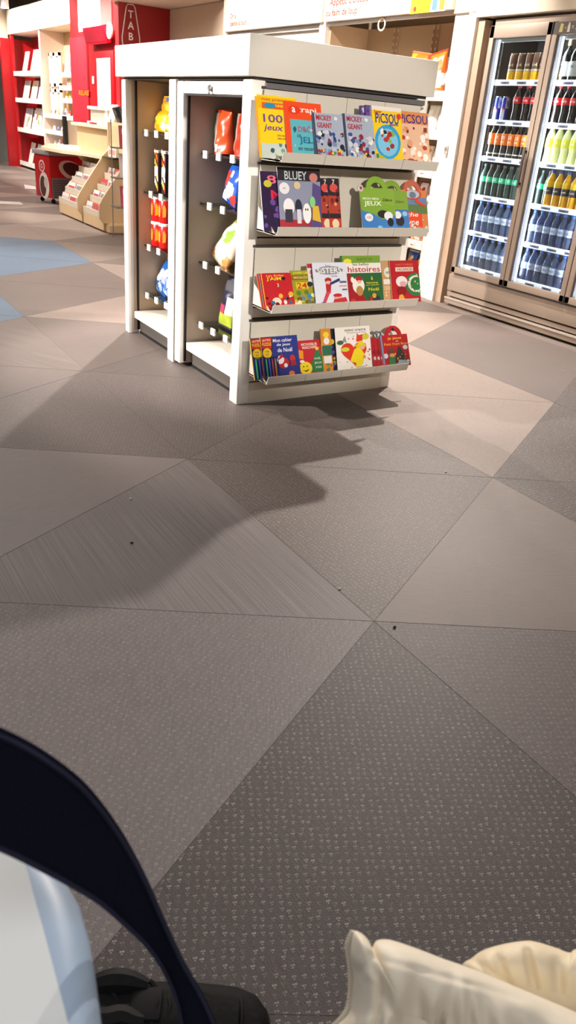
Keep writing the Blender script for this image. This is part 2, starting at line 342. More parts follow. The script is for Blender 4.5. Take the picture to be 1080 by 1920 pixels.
mag('orange and teal magazine with Drôles de jeux title on the top tray', (530, 189), 600, '#ee4d22', [('r', .14, 0, 1, .70, '#5fb4c0'), ('t', 'astrapi', .50, .86, .12, '#fbf4ee', .72), ('e', .27, .86, .17, .07, '#e23a1c'), ('t', 'a', .25, .86, .09, '#ffffff'), ('t', 'DRÔLES', .64, .55, .12, '#d42a6a', .6), ('t', 'DE', .35, .42, .05, '#2c4a55'), ('t', 'JEUX', .66, .34, .14, '#1d6e96', .62), ('t', 'en vacances', .6, .2, .05, '#30606a', .6), ('b', 5, 10, .16, .05, .98, .7, .05, ['#8fd0d4', '#3d8f9d', '#1f5f70'])], 0, layer=0, yTR=197)
mk = lambda sd: [('r', 0, 0, .05, 1, '#3d4660'), ('b', sd, 50, .06, .04, .98, .62, .09, ['#3a4f8a', '#7d8cb0', '#c9ccd6', '#8a2f3a', '#22283c', '#e8e6e0', '#b5c0d8']), ('b', sd+1, 16, .06, .02, .98, .22, .08, ['#b23a3a', '#e0c24a', '#4f8a4a', '#ece8e0', '#28509a']), ('t', 'MICKEY', .36, .90, .11, '#b82a34', .52), ('t', 'GEANT', .36, .74, .11, '#b82a34', .50), ('e', .75, .90, .06, .04, '#dfe3ea')]
mag('thick grey-blue comic with red title on top tray, left of the pair', (580, 214), 636, '#a7b0c2', mk(11), 0, layer=-.2, th=.022, name='comic_book', cat='comic book', yTR=217, spine='#6a7288')
mag('thick grey-blue comic with red title on top tray, right of the pair', (637.5, 216), 693, '#a7b0c2', mk(31), 0, layer=-.2, th=.022, name='comic_book', cat='comic book', yTR=219, spine='#6a7288')
pic = [('r', 0, .93, 1, 1, '#e8e0d8'), ('e', .5, .40, .44, .30, '#2f9fd6'), ('e', .5, .39, .35, .24, '#7ec4e4'), ('b', 8, 16, .25, .22, .75, .60, .10, ['#b5362c', '#e9e6dc', '#2b2a30', '#7fb04a', '#c98a3a', '#9a2c2c']), ('t', 'Super', .2, .90, .07, '#c22a2a', .26), ('t', 'PiCSOU', .5, .80, .17, '#2433a0', .78), ('t', 'géant', .72, .70, .06, '#2433a0', .3), ('e', .9, .85, .08, .05, '#d63a2a'), ('b', 9, 8, .0, .02, 1, .16, .08, ['#3f8f4a', '#e9e2c0', '#b0b83a']), ('t', 'génial', .35, .06, .07, '#fbf8ea', .4)]
mag('yellow comic with a blue roundel, front copy standing on the top tray', (693, 199), 749, '#f2cb1e', pic, 0, layer=0, th=.012, name='comic_book', cat='comic book', yTR=202)
for k, lb in enumerate(('purple-spined comic, nearest of the two behind the yellow roundel comic', 'purple-spined comic, rearmost behind the yellow roundel comic')):
    mag(lb, (682-k*9, 198+k*1), 742-k*8, '#6a4a8a', [('b', 12+k, 26, 0, .5, 1, 1, .1, ['#3c3f86', '#c9c2d8', '#8a5aa0', '#2a2f5a'])], 0, layer=1.3+k*1.3, th=.012, name='comic_book', cat='comic book', yTR=202, spine='#55407c')
mag('orange and cream comic at the right end of the top tray', (745, 208), 801, '#e6b99a', [('r', 0, .78, 1, 1, '#d98a4a'), ('b', 14, 40, .03, .02, .97, .74, .10, ['#b2402c', '#efe2d0', '#d98a5a', '#f6efe6', '#8a2c22', '#d9a07a']), ('t', 'PiCSOU', .5, .87, .16, '#2a2a8c', .92)], 0, layer=1, th=.006, name='comic_book', cat='comic book', yTR=212)
# --- shelf 2
mag('dark purple magazine with pink lettering at the left end of second tray', (486, 321), 545, '#3b1d4e', [('r', 0, 0, .5, 1, '#2c1640'), ('t', '8S', .50, .87, .14, '#e86a80', .6), ('e', .22, .80, .13, .06, '#c8c23a'), ('t', 'M', .5, .62, .15, '#d9274f', .4), ('t', 'P', .62, .42, .12, '#d9274f', .2), ('t', 'PE', .58, .25, .13, '#d9274f', .4), ('b', 17, 9, .05, .08, .6, .55, .12, ['#4c5aa0', '#6a4a9a', '#252046'])], 1, layer=1, yTR=314, spine='#cfc6d4')
mag('grey-blue magazine with black header and ghost drawings on the second tray', (518, 313), 598, '#8f93ac', [('r', 0, 0, 1, .20, '#a8323c'), ('r', 0, .80, 1, 1, '#2a2530'), ('t', 'BLUEY', .42, .88, .13, '#c6d3d0', .52), ('e', .84, .86, .10, .07, '#c98078'), ('e', .14, .68, .12, .09, '#e7e6ea'), ('t', 'jeux', .14, .68, .03, '#8a3a4a'), ('e', .44, .73, .08, .06, '#d9c3a0'), ('p', [(.70, 0), (1, .1), (1, .72), (.82, .78)], '#5b4c86'),
 ('e', .22, .40, .13, .13, '#f2f0ee'), ('r', .13, .16, .3, .36, '#3a3744'), ('e', .45, .40, .08, .12, '#2b2e40'), ('r', .40, .14, .5, .36, '#d8d6d8'), ('e', .64, .30, .10, .16, '#f4f3f2'), ('e', .61, .36, .015, .02, '#222222'), ('e', .66, .36, .015, .02, '#222222'), ('e', .78, .48, .07, .09, '#8ad08a'), ('p', [(.76, .2), (.97, .16), (.92, .42), (.78, .42)], '#e0b43a'), ('r', .38, .03, .70, .10, '#6a5f62'), ('t', 'HALLOWEEN', .54, .065, .04, '#efe8dc', .28)], 1, layer=0, yTR=316)
for k, (x0, x1, lb) in enumerate(((596, 619, 'dark and red magazine standing just right of the ghost-cover magazine'), (612, 634, 'dark and red magazine leaning right of its twin near the ghost-cover magazine'))):
    mag(lb, (x0, 334), x1, '#2c2430', [('r', 0, .35, 1, .68, '#b04030'), ('r', 0, 0, 1, .26, '#c43a26'), ('e', .5, .16, .3, .09, '#e7d6b0'), ('e', .5, .82, .35, .08, '#d8504a'), ('t', '7', .5, .93, .09, '#efe8e2'), ('b', 22+k, 9, .1, .3, .9, .8, .18, ['#7a2a24', '#20202a', '#e0a080'])], 1, layer=1.5-k*.5, yTR=335)
jx = [('p', [(0, .55), (0, 0), (1, 0), (1, .42)], '#3f7fc4'), ('p', [(0, .5), (.35, .42), (.6, .30), (1, .40), (1, .62), (0, .70)], '#7fa83a'), ('t', 'MON MINI', .3, .76, .05, '#f5f8ea', .45), ('t', 'JEUX', .35, .64, .13, '#fbfcf2', .50), ('e', .62, .42, .16, .09, '#22242a'), ('e', .78, .38, .13, .10, '#e8eaee'), ('e', .83, .24, .09, .10, '#20232b'), ('e', .20, .34, .12, .09, '#eceef2'), ('t', '+33', .20, .34, .06, '#c2443a'), ('t', 'Zèbre', .78, .74, .06, '#4a5a1c', .28), ('e', .5, .12, .07, .04, '#8fc4ea')]
def handle(t, w, h, c, th=.006):
    b = MB(); n = 14; pts = [(w*.5+w*.30*cos(pi*i/n), h+w*.26*sin(pi*i/n)) for i in range(n+1)]; inn = [(w*.5+w*.17*cos(pi*i/n), h+w*.12*sin(pi*i/n)) for i in range(n+1)]
    vs = [(x, -th, z) for x, z in pts]+[(x, -th, z) for x, z in inn]+[(x, 0, z) for x, z in pts]+[(x, 0, z) for x, z in inn]; k = n+1; fs = []
    for i in range(n): fs += [(i, i+1, k+i+1, k+i), (2*k+i, 3*k+i, 3*k+i+1, 2*k+i+1), (i, 2*k+i, 2*k+i+1, i+1), (k+i, k+i+1, 3*k+i+1, 3*k+i)]
    b.add(vs, fs, mm(c)); b.build('handle', t)
t, w, h = mag('green and blue JEUX activity book with arched handle, front copy on second tray', (672, 352), 736, '#86ad3e', jx, 1, layer=0, th=.006, name='activity_book', cat='activity book', yTR=355); handle(t, w, h, '#86ad3e')
b = MB(); b.lathe([(.012, -.012), (.016, -.010), (.016, -.006)], mm('#c9c4c0'), 12, (w*.02, 0, h*.98), axis='y'); b.lathe([(.006, -.0125), (.007, -.012)], mm('#b0323a'), 8, (w*.02, 0, h*.98), axis='y'); b.build('medal', t)
t, w, h = mag('green and blue activity book directly behind the front JEUX book, sticking out right', (705, 357), 761, '#7ea438', [('r', 0, 0, 1, .55, '#3a78bd'), ('t', 'Zèbre', .72, .74, .06, '#4a5a1c', .28), ('e', .68, .28, .15, .13, '#22262e'), ('e', .62, .42, .12, .09, '#e8eaee'), ('e', .86, .45, .09, .06, '#8fc4ea')], 1, layer=1.4, th=.006, name='activity_book', cat='activity book', yTR=359); handle(t, w, h, '#7ea438')
t, w, h = mag('orange and green activity book at the right end of second tray', (744, 356), 797, '#d9814a', [('r', 0, .62, 1, .82, '#5f86b0'), ('r', 0, .44, 1, .66, '#5d7a44'), ('e', .5, .9, .32, .14, '#c04a3a'), ('e', .5, .9, .25, .10, '#b9c0c8'), ('e', .5, .88, .12, .08, '#6a7a90'), ('p', [(.25, .16), (.78, .12), (.78, .44), (.25, .5)], '#e8471f'), ('t', 'che', .45, .42, .10, '#f8efe6', .42, .2), ('t', 'voe', .45, .22, .10, '#f8efe6', .40, .2), ('b', 26, 12, .1, .02, 1, .30, .10, ['#b0b2a8', '#6f8a4a', '#8a7a66', '#d8d4ca']), ('p', [(.55, .72), (.9, .60), (.92, .66), (.6, .79)], '#d8432a')], 1, layer=2.4, th=.006, name='activity_book', cat='activity book', yTR=358); handle(t, w, h, '#c06048')
# --- shelf 3
J3 = [('t', 'Les Belles', .45, .93, .05, '#f0c83a', .6, .2), ('t', "J'AIME", .45, .83, .12, '#f6e22c', .62), ('e', .72, .84, .07, .05, '#24202a'), ('t', '3', .5, .66, .10, '#f0ecd8'), ('e', .38, .20, .16, .12, '#e8d2c4'), ('b', 41, 16, .05, .02, .95, .4, .09, ['#7a1418', '#e2b23a', '#e8e2da', '#2f6a8a', '#4a1014'])]
mag("red magazine with yellow title, front copy at left end of third tray", (489, 513), 544, '#c3202a', J3, 2, layer=0, yTR=509, spine='#e8b030')
mag("red magazine second in the left stack of third tray, edge showing", (484.5, 513), 540, '#c22a22', J3[:3], 2, layer=1, yTR=509, spine='#2f7f9a')
mag("red magazine rearmost in the left stack of third tray", (480.5, 514), 536, '#c8401e', J3[:3], 2, layer=2, yTR=510, spine='#d8521c')
mag('yellow-green magazine with a red 24, left half of third tray', (541, 508), 585, '#9a9a2c', [('t', "J'AIME LIRE", .5, .93, .07, '#e8e23a', .7), ('r', .02, .74, .98, .88, '#8a6a1c'), ('t', 'MAGAZINE', .5, .81, .07, '#e6d26a', .7), ('r', .2, .50, .72, .68, '#e0c22a'), ('t', '24', .45, .59, .16, '#c8322a', .42), ('b', 44, 16, .02, .02, .98, .42, .13, ['#c9b83a', '#5f7a34', '#4a86b0', '#7a5a24', '#e8e0b0']), ('e', .8, .62, .12, .07, '#2a2c34')], 2, layer=.6, yTR=508)
mag('white comic with two red skating figures on third tray', (584, 493), 647, '#dfe2ee', [('t', 'les', .45, .93, .05, '#8b8f98', .14), ('e', .48, .82, .42, .095, '#8d8f97'), ('t', 'SiSTERS', .48, .82, .13, '#f6f6f8', .72), ('t', 'NOËL', .62, .69, .035, '#55586a', .2), ('e', .42, .60, .10, .06, '#a5322c'), ('e', .42, .54, .08, .045, '#e8b8a4'), ('p', [(.34, .52), (.50, .50), (.46, .30), (.34, .30)], '#c0232c'), ('p', [(.46, .48), (.78, .58), (.76, .64), (.46, .54)], '#2a3a6a'), ('p', [(.34, .34), (.46, .34), (.30, .10), (.20, .10)], '#cf4a54'), ('e', .22, .07, .10, .035, '#4a3a86'), ('e', .68, .20, .12, .07, '#e2b09c'), ('e', .66, .25, .13, .04, '#c22a30'), ('p', [(.5, .06), (.95, .10), (.9, .2), (.55, .16)], '#c8303a'), ('r', .76, .53, .96, .57, '#5a5e72'), ('r', .74, .45, .96, .47, '#d08a90'), ('r', .82, .36, .96, .39, '#5a5e72')], 2, layer=-.4, yTR=491, spine='#b8bccb')
mag('white magazine with pink flower, just behind the white skating comic', (574, 495), 620, '#e2dcd2', [('r', 0, .9, .3, 1, '#c22a3a'), ('e', .2, .8, .12, .07, '#c85a86'), ('e', .2, .7, .1, .06, '#5a8a3a')], 2, layer=1.2, yTR=493)
mag('green and red histoires magazine with Santa, on third tray', (647, 494), 713, '#2a6238', [('r', 0, .76, 1, 1, '#ece9e2'), ('t', 'les belles', .42, .97, .06, '#3a3c3a', .45), ('t', 'histoires', .5, .85, .14, '#b61d3c', .92), ('p', [(0, .0), (.55, 0), (.4, .25), (.12, .72), (0, .74)], '#a31c26'), ('e', .30, .46, .17, .20, '#efece4'), ('e', .33, .62, .10, .06, '#b5202a'), ('e', .33, .55, .06, .04, '#e6b49a'), ('e', .32, .33, .10, .12, '#b98a4a'), ('e', .14, .60, .05, .07, '#efece4'), ('t', '6', .70, .63, .10, '#e2d83a'), ('t', 'histoires', .70, .52, .05, '#e2d83a', .34), ('t', 'pour attendre', .70, .46, .04, '#e2d83a', .38), ('t', 'Noël', .72, .36, .08, '#e2d83a', .30), ('e', .75, .12, .14, .09, '#2a2f4a'), ('e', .72, .20, .06, .06, '#d8a02a'), ('e', .62, .12, .05, .06, '#b52a2a'), ('e', .1, .1, .08, .05, '#c43a34')], 2, layer=.4, yTR=488)
mag('green-topped magazine standing tall behind the Santa issue', (636, 480), 711, '#7aa03a', [('e', .18, .88, .10, .06, '#e8e03a'), ('t', 'astro', .6, .93, .06, '#5a7a26', .4), ('r', 0, 0, .05, 1, '#3f6a2a')], 2, layer=1.8, yTR=478)
mag('tan magazine peeking out left of the red VACANCES issue', (713, 489), 733, '#c79a6a', [('e', .55, .72, .35, .12, '#e6e2d2'), ('t', 'vert', .55, .72, .07, '#3a6a4a', .4), ('r', .1, .44, .95, .56, '#ece6dc'), ('r', .1, .3, .95, .40, '#d8b48a'), ('b', 48, 8, .1, .02, .9, .3, .12, ['#a8442c', '#e2c89a'])], 2, layer=1.2)
mag('red VACANCES magazine with a white cartoon ghost at right end of third tray', (729, 489), 783, '#b71f28', [('t', 'HISTOIRES', .5, .90, .05, '#e07a5a', .6), ('r', .18, .74, .80, .84, '#e8d6c6'), ('t', 'VACANCES', .5, .79, .07, '#9a2a2e', .55), ('e', .85, .42, .36, .28, '#2f7a44'), ('e', .85, .44, .28, .20, '#dfe8d8'), ('e', .88, .44, .22, .16, '#2f7a44'), ('e', .36, .50, .20, .13, '#f2e6e6'), ('e', .40, .44, .12, .07, '#e2a8b0'), ('e', .34, .27, .16, .12, '#8a1a20'), ('p', [(.2, .06), (.45, .04), (.36, .2), (.24, .18)], '#e2a23a'), ('b', 51, 9, .5, .05, 1, .7, .035, ['#e8b23a', '#c22a2a', '#eee8dc'])], 2, layer=0, yTR=486, spine='#e2cdb8')
# --- shelf 4
cah = [('p', [(0, .55), (.28, .55), (.34, 1), (0, 1)], '#3a2c44'), ('p', [(.02, .74), (.26, .72), (.30, .98), (.02, .98)], '#c22a2a'), ('t', 'LES P’TITS', .15, .92, .05, '#f0e6c8', .22), ('t', 'PUZZLE', .15, .83, .07, '#f2d83a', .24), ('e', .14, .62, .12, .12, '#f2c41c'), ('t', '+36', .14, .66, .05, '#2a2f6a'), ('t', 'jeux', .14, .59, .04, '#2a2f6a'), ('t', 'Mon cahier', .58, .90, .08, '#f2f2fa', .52, .1), ('t', 'de jeux', .60, .79, .08, '#f2f2fa', .38, .1), ('t', 'de Noël', .62, .67, .10, '#f2f2fa', .40, .1), ('e', .55, .36, .15, .13, '#c0242c'), ('e', .47, .44, .10, .10, '#eeeaf0'), ('p', [(.38, .42), (.52, .60), (.56, .50)], '#b8222a'), ('e', .60, .30, .05, .05, '#eeeaf0'), ('e', .80, .44, .08, .10, '#c23a34'), ('p', [(.72, .28), (.9, .28), (.86, .42), (.75, .42)], '#a32a3a'), ('r', 0, 0, 1, .09, '#4a2a5a'), ('e', .74, .10, .08, .06, '#e07a2a')]
for k, (x0, y0, x1, lb) in enumerate(((486.5, 633, 555, 'blue Mon cahier de jeux de Noël book, front copy on bottom tray'), (467.5, 635, 536, 'blue Christmas games book behind the front copy, at far left of bottom tray'))):
    t, w, h = mag(lb, (x0, y0), x1, '#2b3788', cah if k == 0 else [('r', 0, .55, .3, 1, '#3a2c44')]+cah[1:7], 3, layer=0+k*1.2, th=.006, name='activity_book', cat='activity book', yTR=y0-3, spine='#d8b02a')
    b = MB(); b.box(.006, -.018, -.002, .075 if k == 0 else .06, -.0085, .10, glassmat('#e8eef4', 2.0)); pk = b.build('pen_pouch', t)
    for q, c in enumerate(('#37b46a', '#4a5fd0', '#d23a4a', '#e2922a')):
        b = MB(); b.lathe([(.0035, .006), (.0042, .01), (.0042, .075), (.0025, .092)], mat(c, .3), 8, (.014+q*.0155, -.013, 0)); b.build('felt_pen', pk, smooth=True)
mag('red activity book with a smiley and green tree, bottom tray', (552, 640), 606, '#bf2733', [('t', 'MONSIEUR', .46, .88, .08, '#f0dccb', .55), ('t', 'MADAME', .46, .79, .08, '#f0dccb', .50), ('p', [(.02, .5), (.2, .46), (.22, .7), (.06, .74)], '#e8962a'), ('p', [(.35, .08), (1, .06), (.74, .72), (.66, .72)], '#2f7a4a'), ('e', .70, .74, .06, .05, '#f0c83a'), ('t', 'NOËL', .68, .46, .07, '#e9e2c8', .22), ('t', 'JEUX', .68, .32, .07, '#e9e2c8', .26), ('t', '100', .68, .2, .06, '#e9e2c8', .2), ('e', .23, .20, .22, .19, '#f4d628'), ('e', .16, .25, .02, .02, '#22201c'), ('e', .28, .25, .02, .02, '#22201c'), ('p', [(.12, .16), (.20, .10), (.28, .11), (.34, .18), (.26, .14), (.2, .13)], '#22201c'), ('e', .13, .40, .08, .04, '#eceae6'), ('e', .92, .44, .07, .07, '#e6e2da'), ('b', 60, 7, .05, .5, .95, .98, .025, ['#f0e6da', '#e8c23a'])], 3, layer=.8, th=.006, name='activity_book', cat='activity book', yTR=636)
mag('tall orange book standing in the middle of bottom tray beside a dark strip book', (599, 617), 617, '#d98b34', [('r', .0, .4, 1, .62, '#2f6a56'), ('e', .5, .86, .3, .07, '#f0d23a'), ('r', .1, .22, .9, .38, '#e6e4dc'), ('b', 63, 8, .1, .02, .9, .2, .15, ['#a8442c', '#3a8a5a']), ('e', .5, .72, .3, .08, '#ece8de')], 3, layer=1.0, th=.008, name='activity_book', cat='activity book', spine='#e8b84a')
mag('dark blue puzzle book between the orange book and red-heart magazine, bottom tray', (613, 617), 650, '#20263a', [('p', [(.3, .72), (1, .70), (1, .99), (.3, .99)], '#2f3f7a'), ('p', [(.38, .74), (.95, .72), (.95, .93), (.38, .95)], '#d2402a'), ('t', 'PTITS', .64, .87, .06, '#f2dc3a', .4), ('t', 'PUZZLE', .64, .79, .06, '#f2dc3a', .45), ('e', .15, .7, .12, .06, '#c9b83a'), ('b', 65, 12, .0, .05, .5, .6, .12, ['#2e6a6a', '#b08a3a', '#5a4a8a'])], 3, layer=1.6, th=.006, name='activity_book', cat='activity book')
hp = [(.5+.37*sin(a)**3*1.0, .42+.30*(13*cos(a)-5*cos(2*a)-2*cos(3*a)-cos(4*a))/16) for a in [2*pi*i/26 for i in range(26)]]
mag('white magazine with a big red heart, centre of bottom tray', (626, 615), 691, '#efe9e2', [('t', 'mimi cracra', .58, .93, .06, '#33323a', .60), ('t', 'Aventures et jeux', .6, .865, .03, '#6a5a62', .55), ('b', 70, 22, .02, .02, .98, .86, .03, ['#d8403a', '#c83a46']), ('p', hp, '#d93a22'), ('p', [(.58, .66), (.74, .66), (.82, .82), (.66, .8), (.62, .86)], '#d93a22'), ('e', .86, .76, .10, .07, '#cfc83a'), ('e', .25, .50, .12, .05, '#cfd03a'), ('p', [(.36, .22), (.72, .14), (.80, .34), (.66, .56), (.50, .48)], '#edd722'), ('p', [(.52, .08), (.68, .08), (.70, .24), (.54, .26)], '#edd722'), ('e', .70, .56, .17, .045, '#dfc41c'), ('e', .70, .61, .09, .06, '#e8d022'), ('e', .74, .52, .07, .05, '#e8b093'), ('e', .68, .07, .12, .03, '#c9c6c0'), ('e', .12, .66, .09, .05, '#3f6a3a'), ('p', [(.18, .68), (.3, .66), (.26, .8)], '#8f9aa0'), ('e', .78, .30, .04, .04, '#d9945a')], 3, layer=0, th=.005, yTR=613)
for k in range(3):
    t, w, h = mag(('red book edge nearest to the red-heart magazine in the ring-bound stack', 'red book edge in the middle of the ring-bound stack on bottom tray', 'red book edge, last of the ring-bound stack next to je joue')[k], (690+k*7, 634), 703+k*7, '#b3222e', [('e', .5, .5, .35, .08, '#8a1a24'), ('r', .7, 0, 1, 1, '#7f1520'), ('e', .4, .3, .25, .06, '#cfc4c8')], 3, layer=1.6-k*.3, th=.010, name='activity_book', cat='activity book')
    b = MB(); n = 18; b.tube([(w*.6+.013*cos(2*pi*i/n), -.006-.004*(k % 2), h+.012+.016*sin(2*pi*i/n)) for i in range(n+1)], .0045, mat('#9ba1a6', .25, metal=.6), 6, cap=False); b.build('grey_ring', t, smooth=True)
t, w, h = mag('red je joue book with a Christmas tree and arched handle, right end of bottom tray', (710, 630), 761, '#b9202c', [('t', 'je joue', .52, .88, .10, '#f2c83a', .50), ('t', 'avec', .6, .79, .03, '#f2e8d0'), ('t', 'Petit Ours Brun', .55, .71, .075, '#f0b83a', .86), ('p', [(.42, .12), (.92, .12), (.68, .62), (.62, .62)], '#3b3a3a'), ('b', 74, 12, .48, .14, .86, .4, .03, ['#d8c86a', '#c85a4a', '#d0d4d8']), ('e', .34, .50, .12, .09, '#6e4630'), ('p', [(.2, .06), (.44, .04), (.44, .4), (.24, .4)], '#3a7d4a'), ('e', .36, .36, .10, .06, '#d89a6a'), ('p', [(.5, .08), (.95, .06), (.9, .16), (.6, .2)], '#9fb2bc'), ('e', .86, .58, .09, .07, '#cfd6dc'), ('e', .12, .35, .08, .08, '#d3dbe4'), ('r', 0, .1, .06, 1, '#7c93b4'), ('e', .9, .14, .06, .05, '#cfd6dc')], 3, layer=0, th=.006, name='activity_book', cat='activity book', yTR=628); handle(t, w, h, '#b9202c')
b = MB(); b.lathe([(.008, -.0085), (.009, -.008)], mm('#20202a'), 8, (w*.5, 0, h+.026), axis='y'); b.build('badge', t)
# ================================================================ POUCHES AND GROCERIES
def pouch(b, w, h, d, fcol, seed=0, crimp=.05, nu=14, nv=18, gusset=False):
    q = random.Random(seed); ph = [q.uniform(0, 6) for _ in range(6)]
    def th(u, v):
        e = max(0, sin(pi*u))**.45*(max(0, sin(pi*min(1, max(0, (v-(0 if gusset else crimp))/(1-crimp-(0 if gusset else crimp))))*(.5 if gusset else 1)+(pi*.5 if gusset else 0))))**.5
        return d/2*e*(1+.10*sin(9*u+7*v+ph[0])+.08*sin(17*v-5*u+ph[1]))
    def X(u, v):
        pinch = 1-.06*sin(pi*v)
        return (u-.5)*w*pinch+.01*w*sin(11*v+ph[2])
    for sgn in (-1, 1):
        vs = []; 
        for j in range(nv+1):
            for i in range(nu+1):
                u = i/nu; v = j/nv; vs.append((X(u, v), sgn*th(u, v)+.03*w*sin(3*v+ph[3])*0.3, v*h))
        for j in range(nv):
            for i in range(nu):
                a = j*(nu+1)+i; f = (a, a+1, a+nu+2, a+nu+1)
                c = fcol((i+.5)/nu, (j+.5)/nv, sgn)
                b.add([vs[k] for k in f], [(0, 1, 2, 3) if sgn < 0 else (3, 2, 1, 0)], c)
def weld(o, d=.0003):
    bm = bmesh.new(); bm.from_mesh(o.data); bmesh.ops.remove_doubles(bm, verts=bm.verts, dist=d); bm.to_mesh(o.data); bm.free()
    o.data.polygons.foreach_set('use_smooth', [True]*len(o.data.polygons)); o.data.update(); return o
FOIL = lambda h: mat(h, .28, noise=.08, coat=.3, scale=40)
def bag(label, cat, loc, w, h, d, rot, cols, name='snack_bag', seed=0, gusset=False, group=None, text=None, tc='#ffffff', pattern='band'):
    t = thing(name, label, cat, loc, rot, group); b = MB(); cc = [FOIL(c) for c in cols]; q = random.Random(seed)
    sp = [(q.random(), q.uniform(.05, .9), q.uniform(.08, .2), (i_ % (len(cc)-1))+1 if i_ % 4 < 3 else 0) for i_ in range(11)]
    def fc(u, v, s):
        if v > .95 or v < .04: return cc[-1]
        if pattern == 'band': return cc[1 % len(cc)] if .30 < v < .60 else cc[0]
        if pattern == 'stack': return cc[2] if v < .28 else cc[1] if (v < .42 and u < .6) else cc[3] if (v > .3 and u > .62 and v < .6) else cc[4] if v > .72 else cc[0]
        if pattern == 'side': return cc[1] if (u < .28 and v > .12) else (cc[2] if v < .22 and u < .45 and len(cc) > 2 else cc[0])
        for (a, e, r, k) in sp:
            if (u-a)**2+(v-e)**2 < r*r: return cc[k]
        return cc[0]
    pouch(b, w, h, d, fc, seed, gusset=gusset); weld(b.build('pouch', t))
    b = MB(); b.box(-w*.48, -.0015, h*.965, w*.48, .0015, h*1.0, cc[-1]); b.build('seal', t)
    if text:
        b = MB(); b.text(text, (0, -d/2-.004, h*.45), (1, 0, 0), (0, 0, 1), h*.09, mat(tc, .4), w*.6); b.build('lettering', t)
    return t
RZ = -pi/2   # pouch front (-y local) facing -X
# near bay of the gondola
bag('orange gusseted coffee bag, left one on the top glass shelf of near bay', 'coffee bag', (1.87, 3.645, 1.052), .125, .19, .075, (0, R(-4), RZ+.25), ['#d4491a', '#a9a29a', '#efe4da', '#c23f14'], 'coffee_bag', 5, True, pattern='side')
bag('dark orange coffee bag deeper right on the top glass shelf of near bay', 'coffee bag', (1.90, 3.51, 1.052), .12, .19, .075, (0, 0, RZ+.1), ['#a8321a', '#a08a80', '#c8301a'], 'coffee_bag', 6, True, pattern='side')
bag('blue and white crumpled snack bag leaning on the second shelf of near bay', 'snack bag', (1.86, 3.565, .835), .15, .185, .06, (R(-10), R(14), RZ), ['#2456b4', '#e9e9ee', '#c8382e', '#d9dfe8', '#1e4ca8'], seed=7, pattern='blob')
bag('shiny blue and tan snack bag behind the crumpled one, near bay second shelf', 'snack bag', (1.95, 3.56, .827), .15, .22, .05, (R(-8), 0, RZ), ['#1f4fae', '#b9a48c', '#bf3a30', '#2a5ab8'], seed=8, pattern='blob')
bag('cream bag of vegetable snacks leaning on the third shelf of near bay', 'snack bag', (1.85, 3.64, .552), .19, .23, .08, (R(-30), R(20), RZ), ['#e6d6be', '#8fb84a', '#c98a4a', '#f0e8dc', '#d9c3a8'], seed=12, pattern='blob')
bag('navy and lime snack bag standing on the lowest glass shelf of near bay', 'snack bag', (1.86, 3.555, .238), .15, .26, .07, (R(-12), 0, RZ), ['#22263a', '#d83f66', '#a9b83a', '#e2e0e0', '#55565f'], seed=15, pattern='stack')
bag('green snack bag lying beside the navy bag on the lowest glass shelf', 'snack bag', (1.90, 3.42, .238), .11, .14, .06, (R(-6), 0, RZ), ['#8f9f2c', '#c8c43a', '#5a6a2a'], seed=16, pattern='blob')
# far bay
for k, (x, y, z, w_, h_) in enumerate(((1.86, 4.40, 1.111, .16, .105), (1.87, 4.27, 1.111, .15, .105), (1.885, 4.355, 1.20, .17, .09))):
    bag(('yellow sweet bag standing at the left on the top shelf of far bay', 'yellow sweet bag standing second from left on the top shelf of far bay', 'yellow sweet bag lying on top of the two on the top shelf of far bay')[k], 'sweet bag', (x, y, z), w_, h_, .055, (R(-8), 0, RZ), ['#f0b81e', '#f4d85a', '#f6f0da', '#e0a01a'] if k < 2 else ['#d8951e', '#c9872a', '#5a6aa0', '#e8b83a'], seed=20+k, pattern='blob')
def jar(label, loc, cols, kind, group=None, name='snack_tub', cat='tub'):
    t = thing(name, label, cat, loc, (0, 0, 0), group); b = MB()
    if kind == 'tub':
        b.lathe([(.034, 0), (.036, .004), (.036, .116), (.034, .12)], mat(cols[0], .3), 16); b.build('body', t, smooth=True)
        b = MB(); b.lathe([(.0365, .118), (.038, .12), (.038, .132), (.035, .134)], mat(cols[1], .35), 16); b.build('lid', t, smooth=True)
        b = MB()
        for sx in (-.9, 0, .9):
            a = pi+sx; b.add([(.0372*cos(a+da), .0372*sin(a+da), zz) for da, zz in ((-.22, .03), (.22, .035), (.30, .075), (.05, .10), (-.2, .085))], [(0, 1, 2, 3, 4)], mat(cols[2], .3))
        b.build('print', t)
    else:
        b.box(-.03, -.028, 0, .03, .028, .215, mat(cols[0], .35), .004); b.build('body', t, smooth=30)
        b = MB(); q = random.Random(hash(loc[1]*100) % 97)
        for i in range(16):
            z = .01+.195*i/16; b.add([(-.0307, -.024+.012*(i % 4), z), (-.0307, -.024+.012*(i % 4)+.012, z+.004), (-.0307, -.024+.012*(i % 4)+.008, z+.035), (-.0307, -.026+.012*(i % 4), z+.02)], [(0, 1, 2, 3)], mat(q.choice(['#e8741c', '#f0c83a', '#efe6da', '#b8281c']), .35))
        b.box(-.0309, -.022, .085, -.0303, .022, .135, mat('#ece4e0', .4)); b.build('print', t)
        b = MB(); b.box(-.031, -.029, .205, .031, .029, .217, mat('#d8d2c8', .4)); b.build('lid', t)
    return t
for k, y in enumerate((4.385, 4.31, 4.235)):
    jar('patterned orange and black carton, %s, second shelf of far gondola bay' % ('leftmost', 'middle one', 'rightmost')[k], (1.86+.01*k, y, .805), ['#2c2220', '', ''], 'box', name='snack_carton', cat='carton')
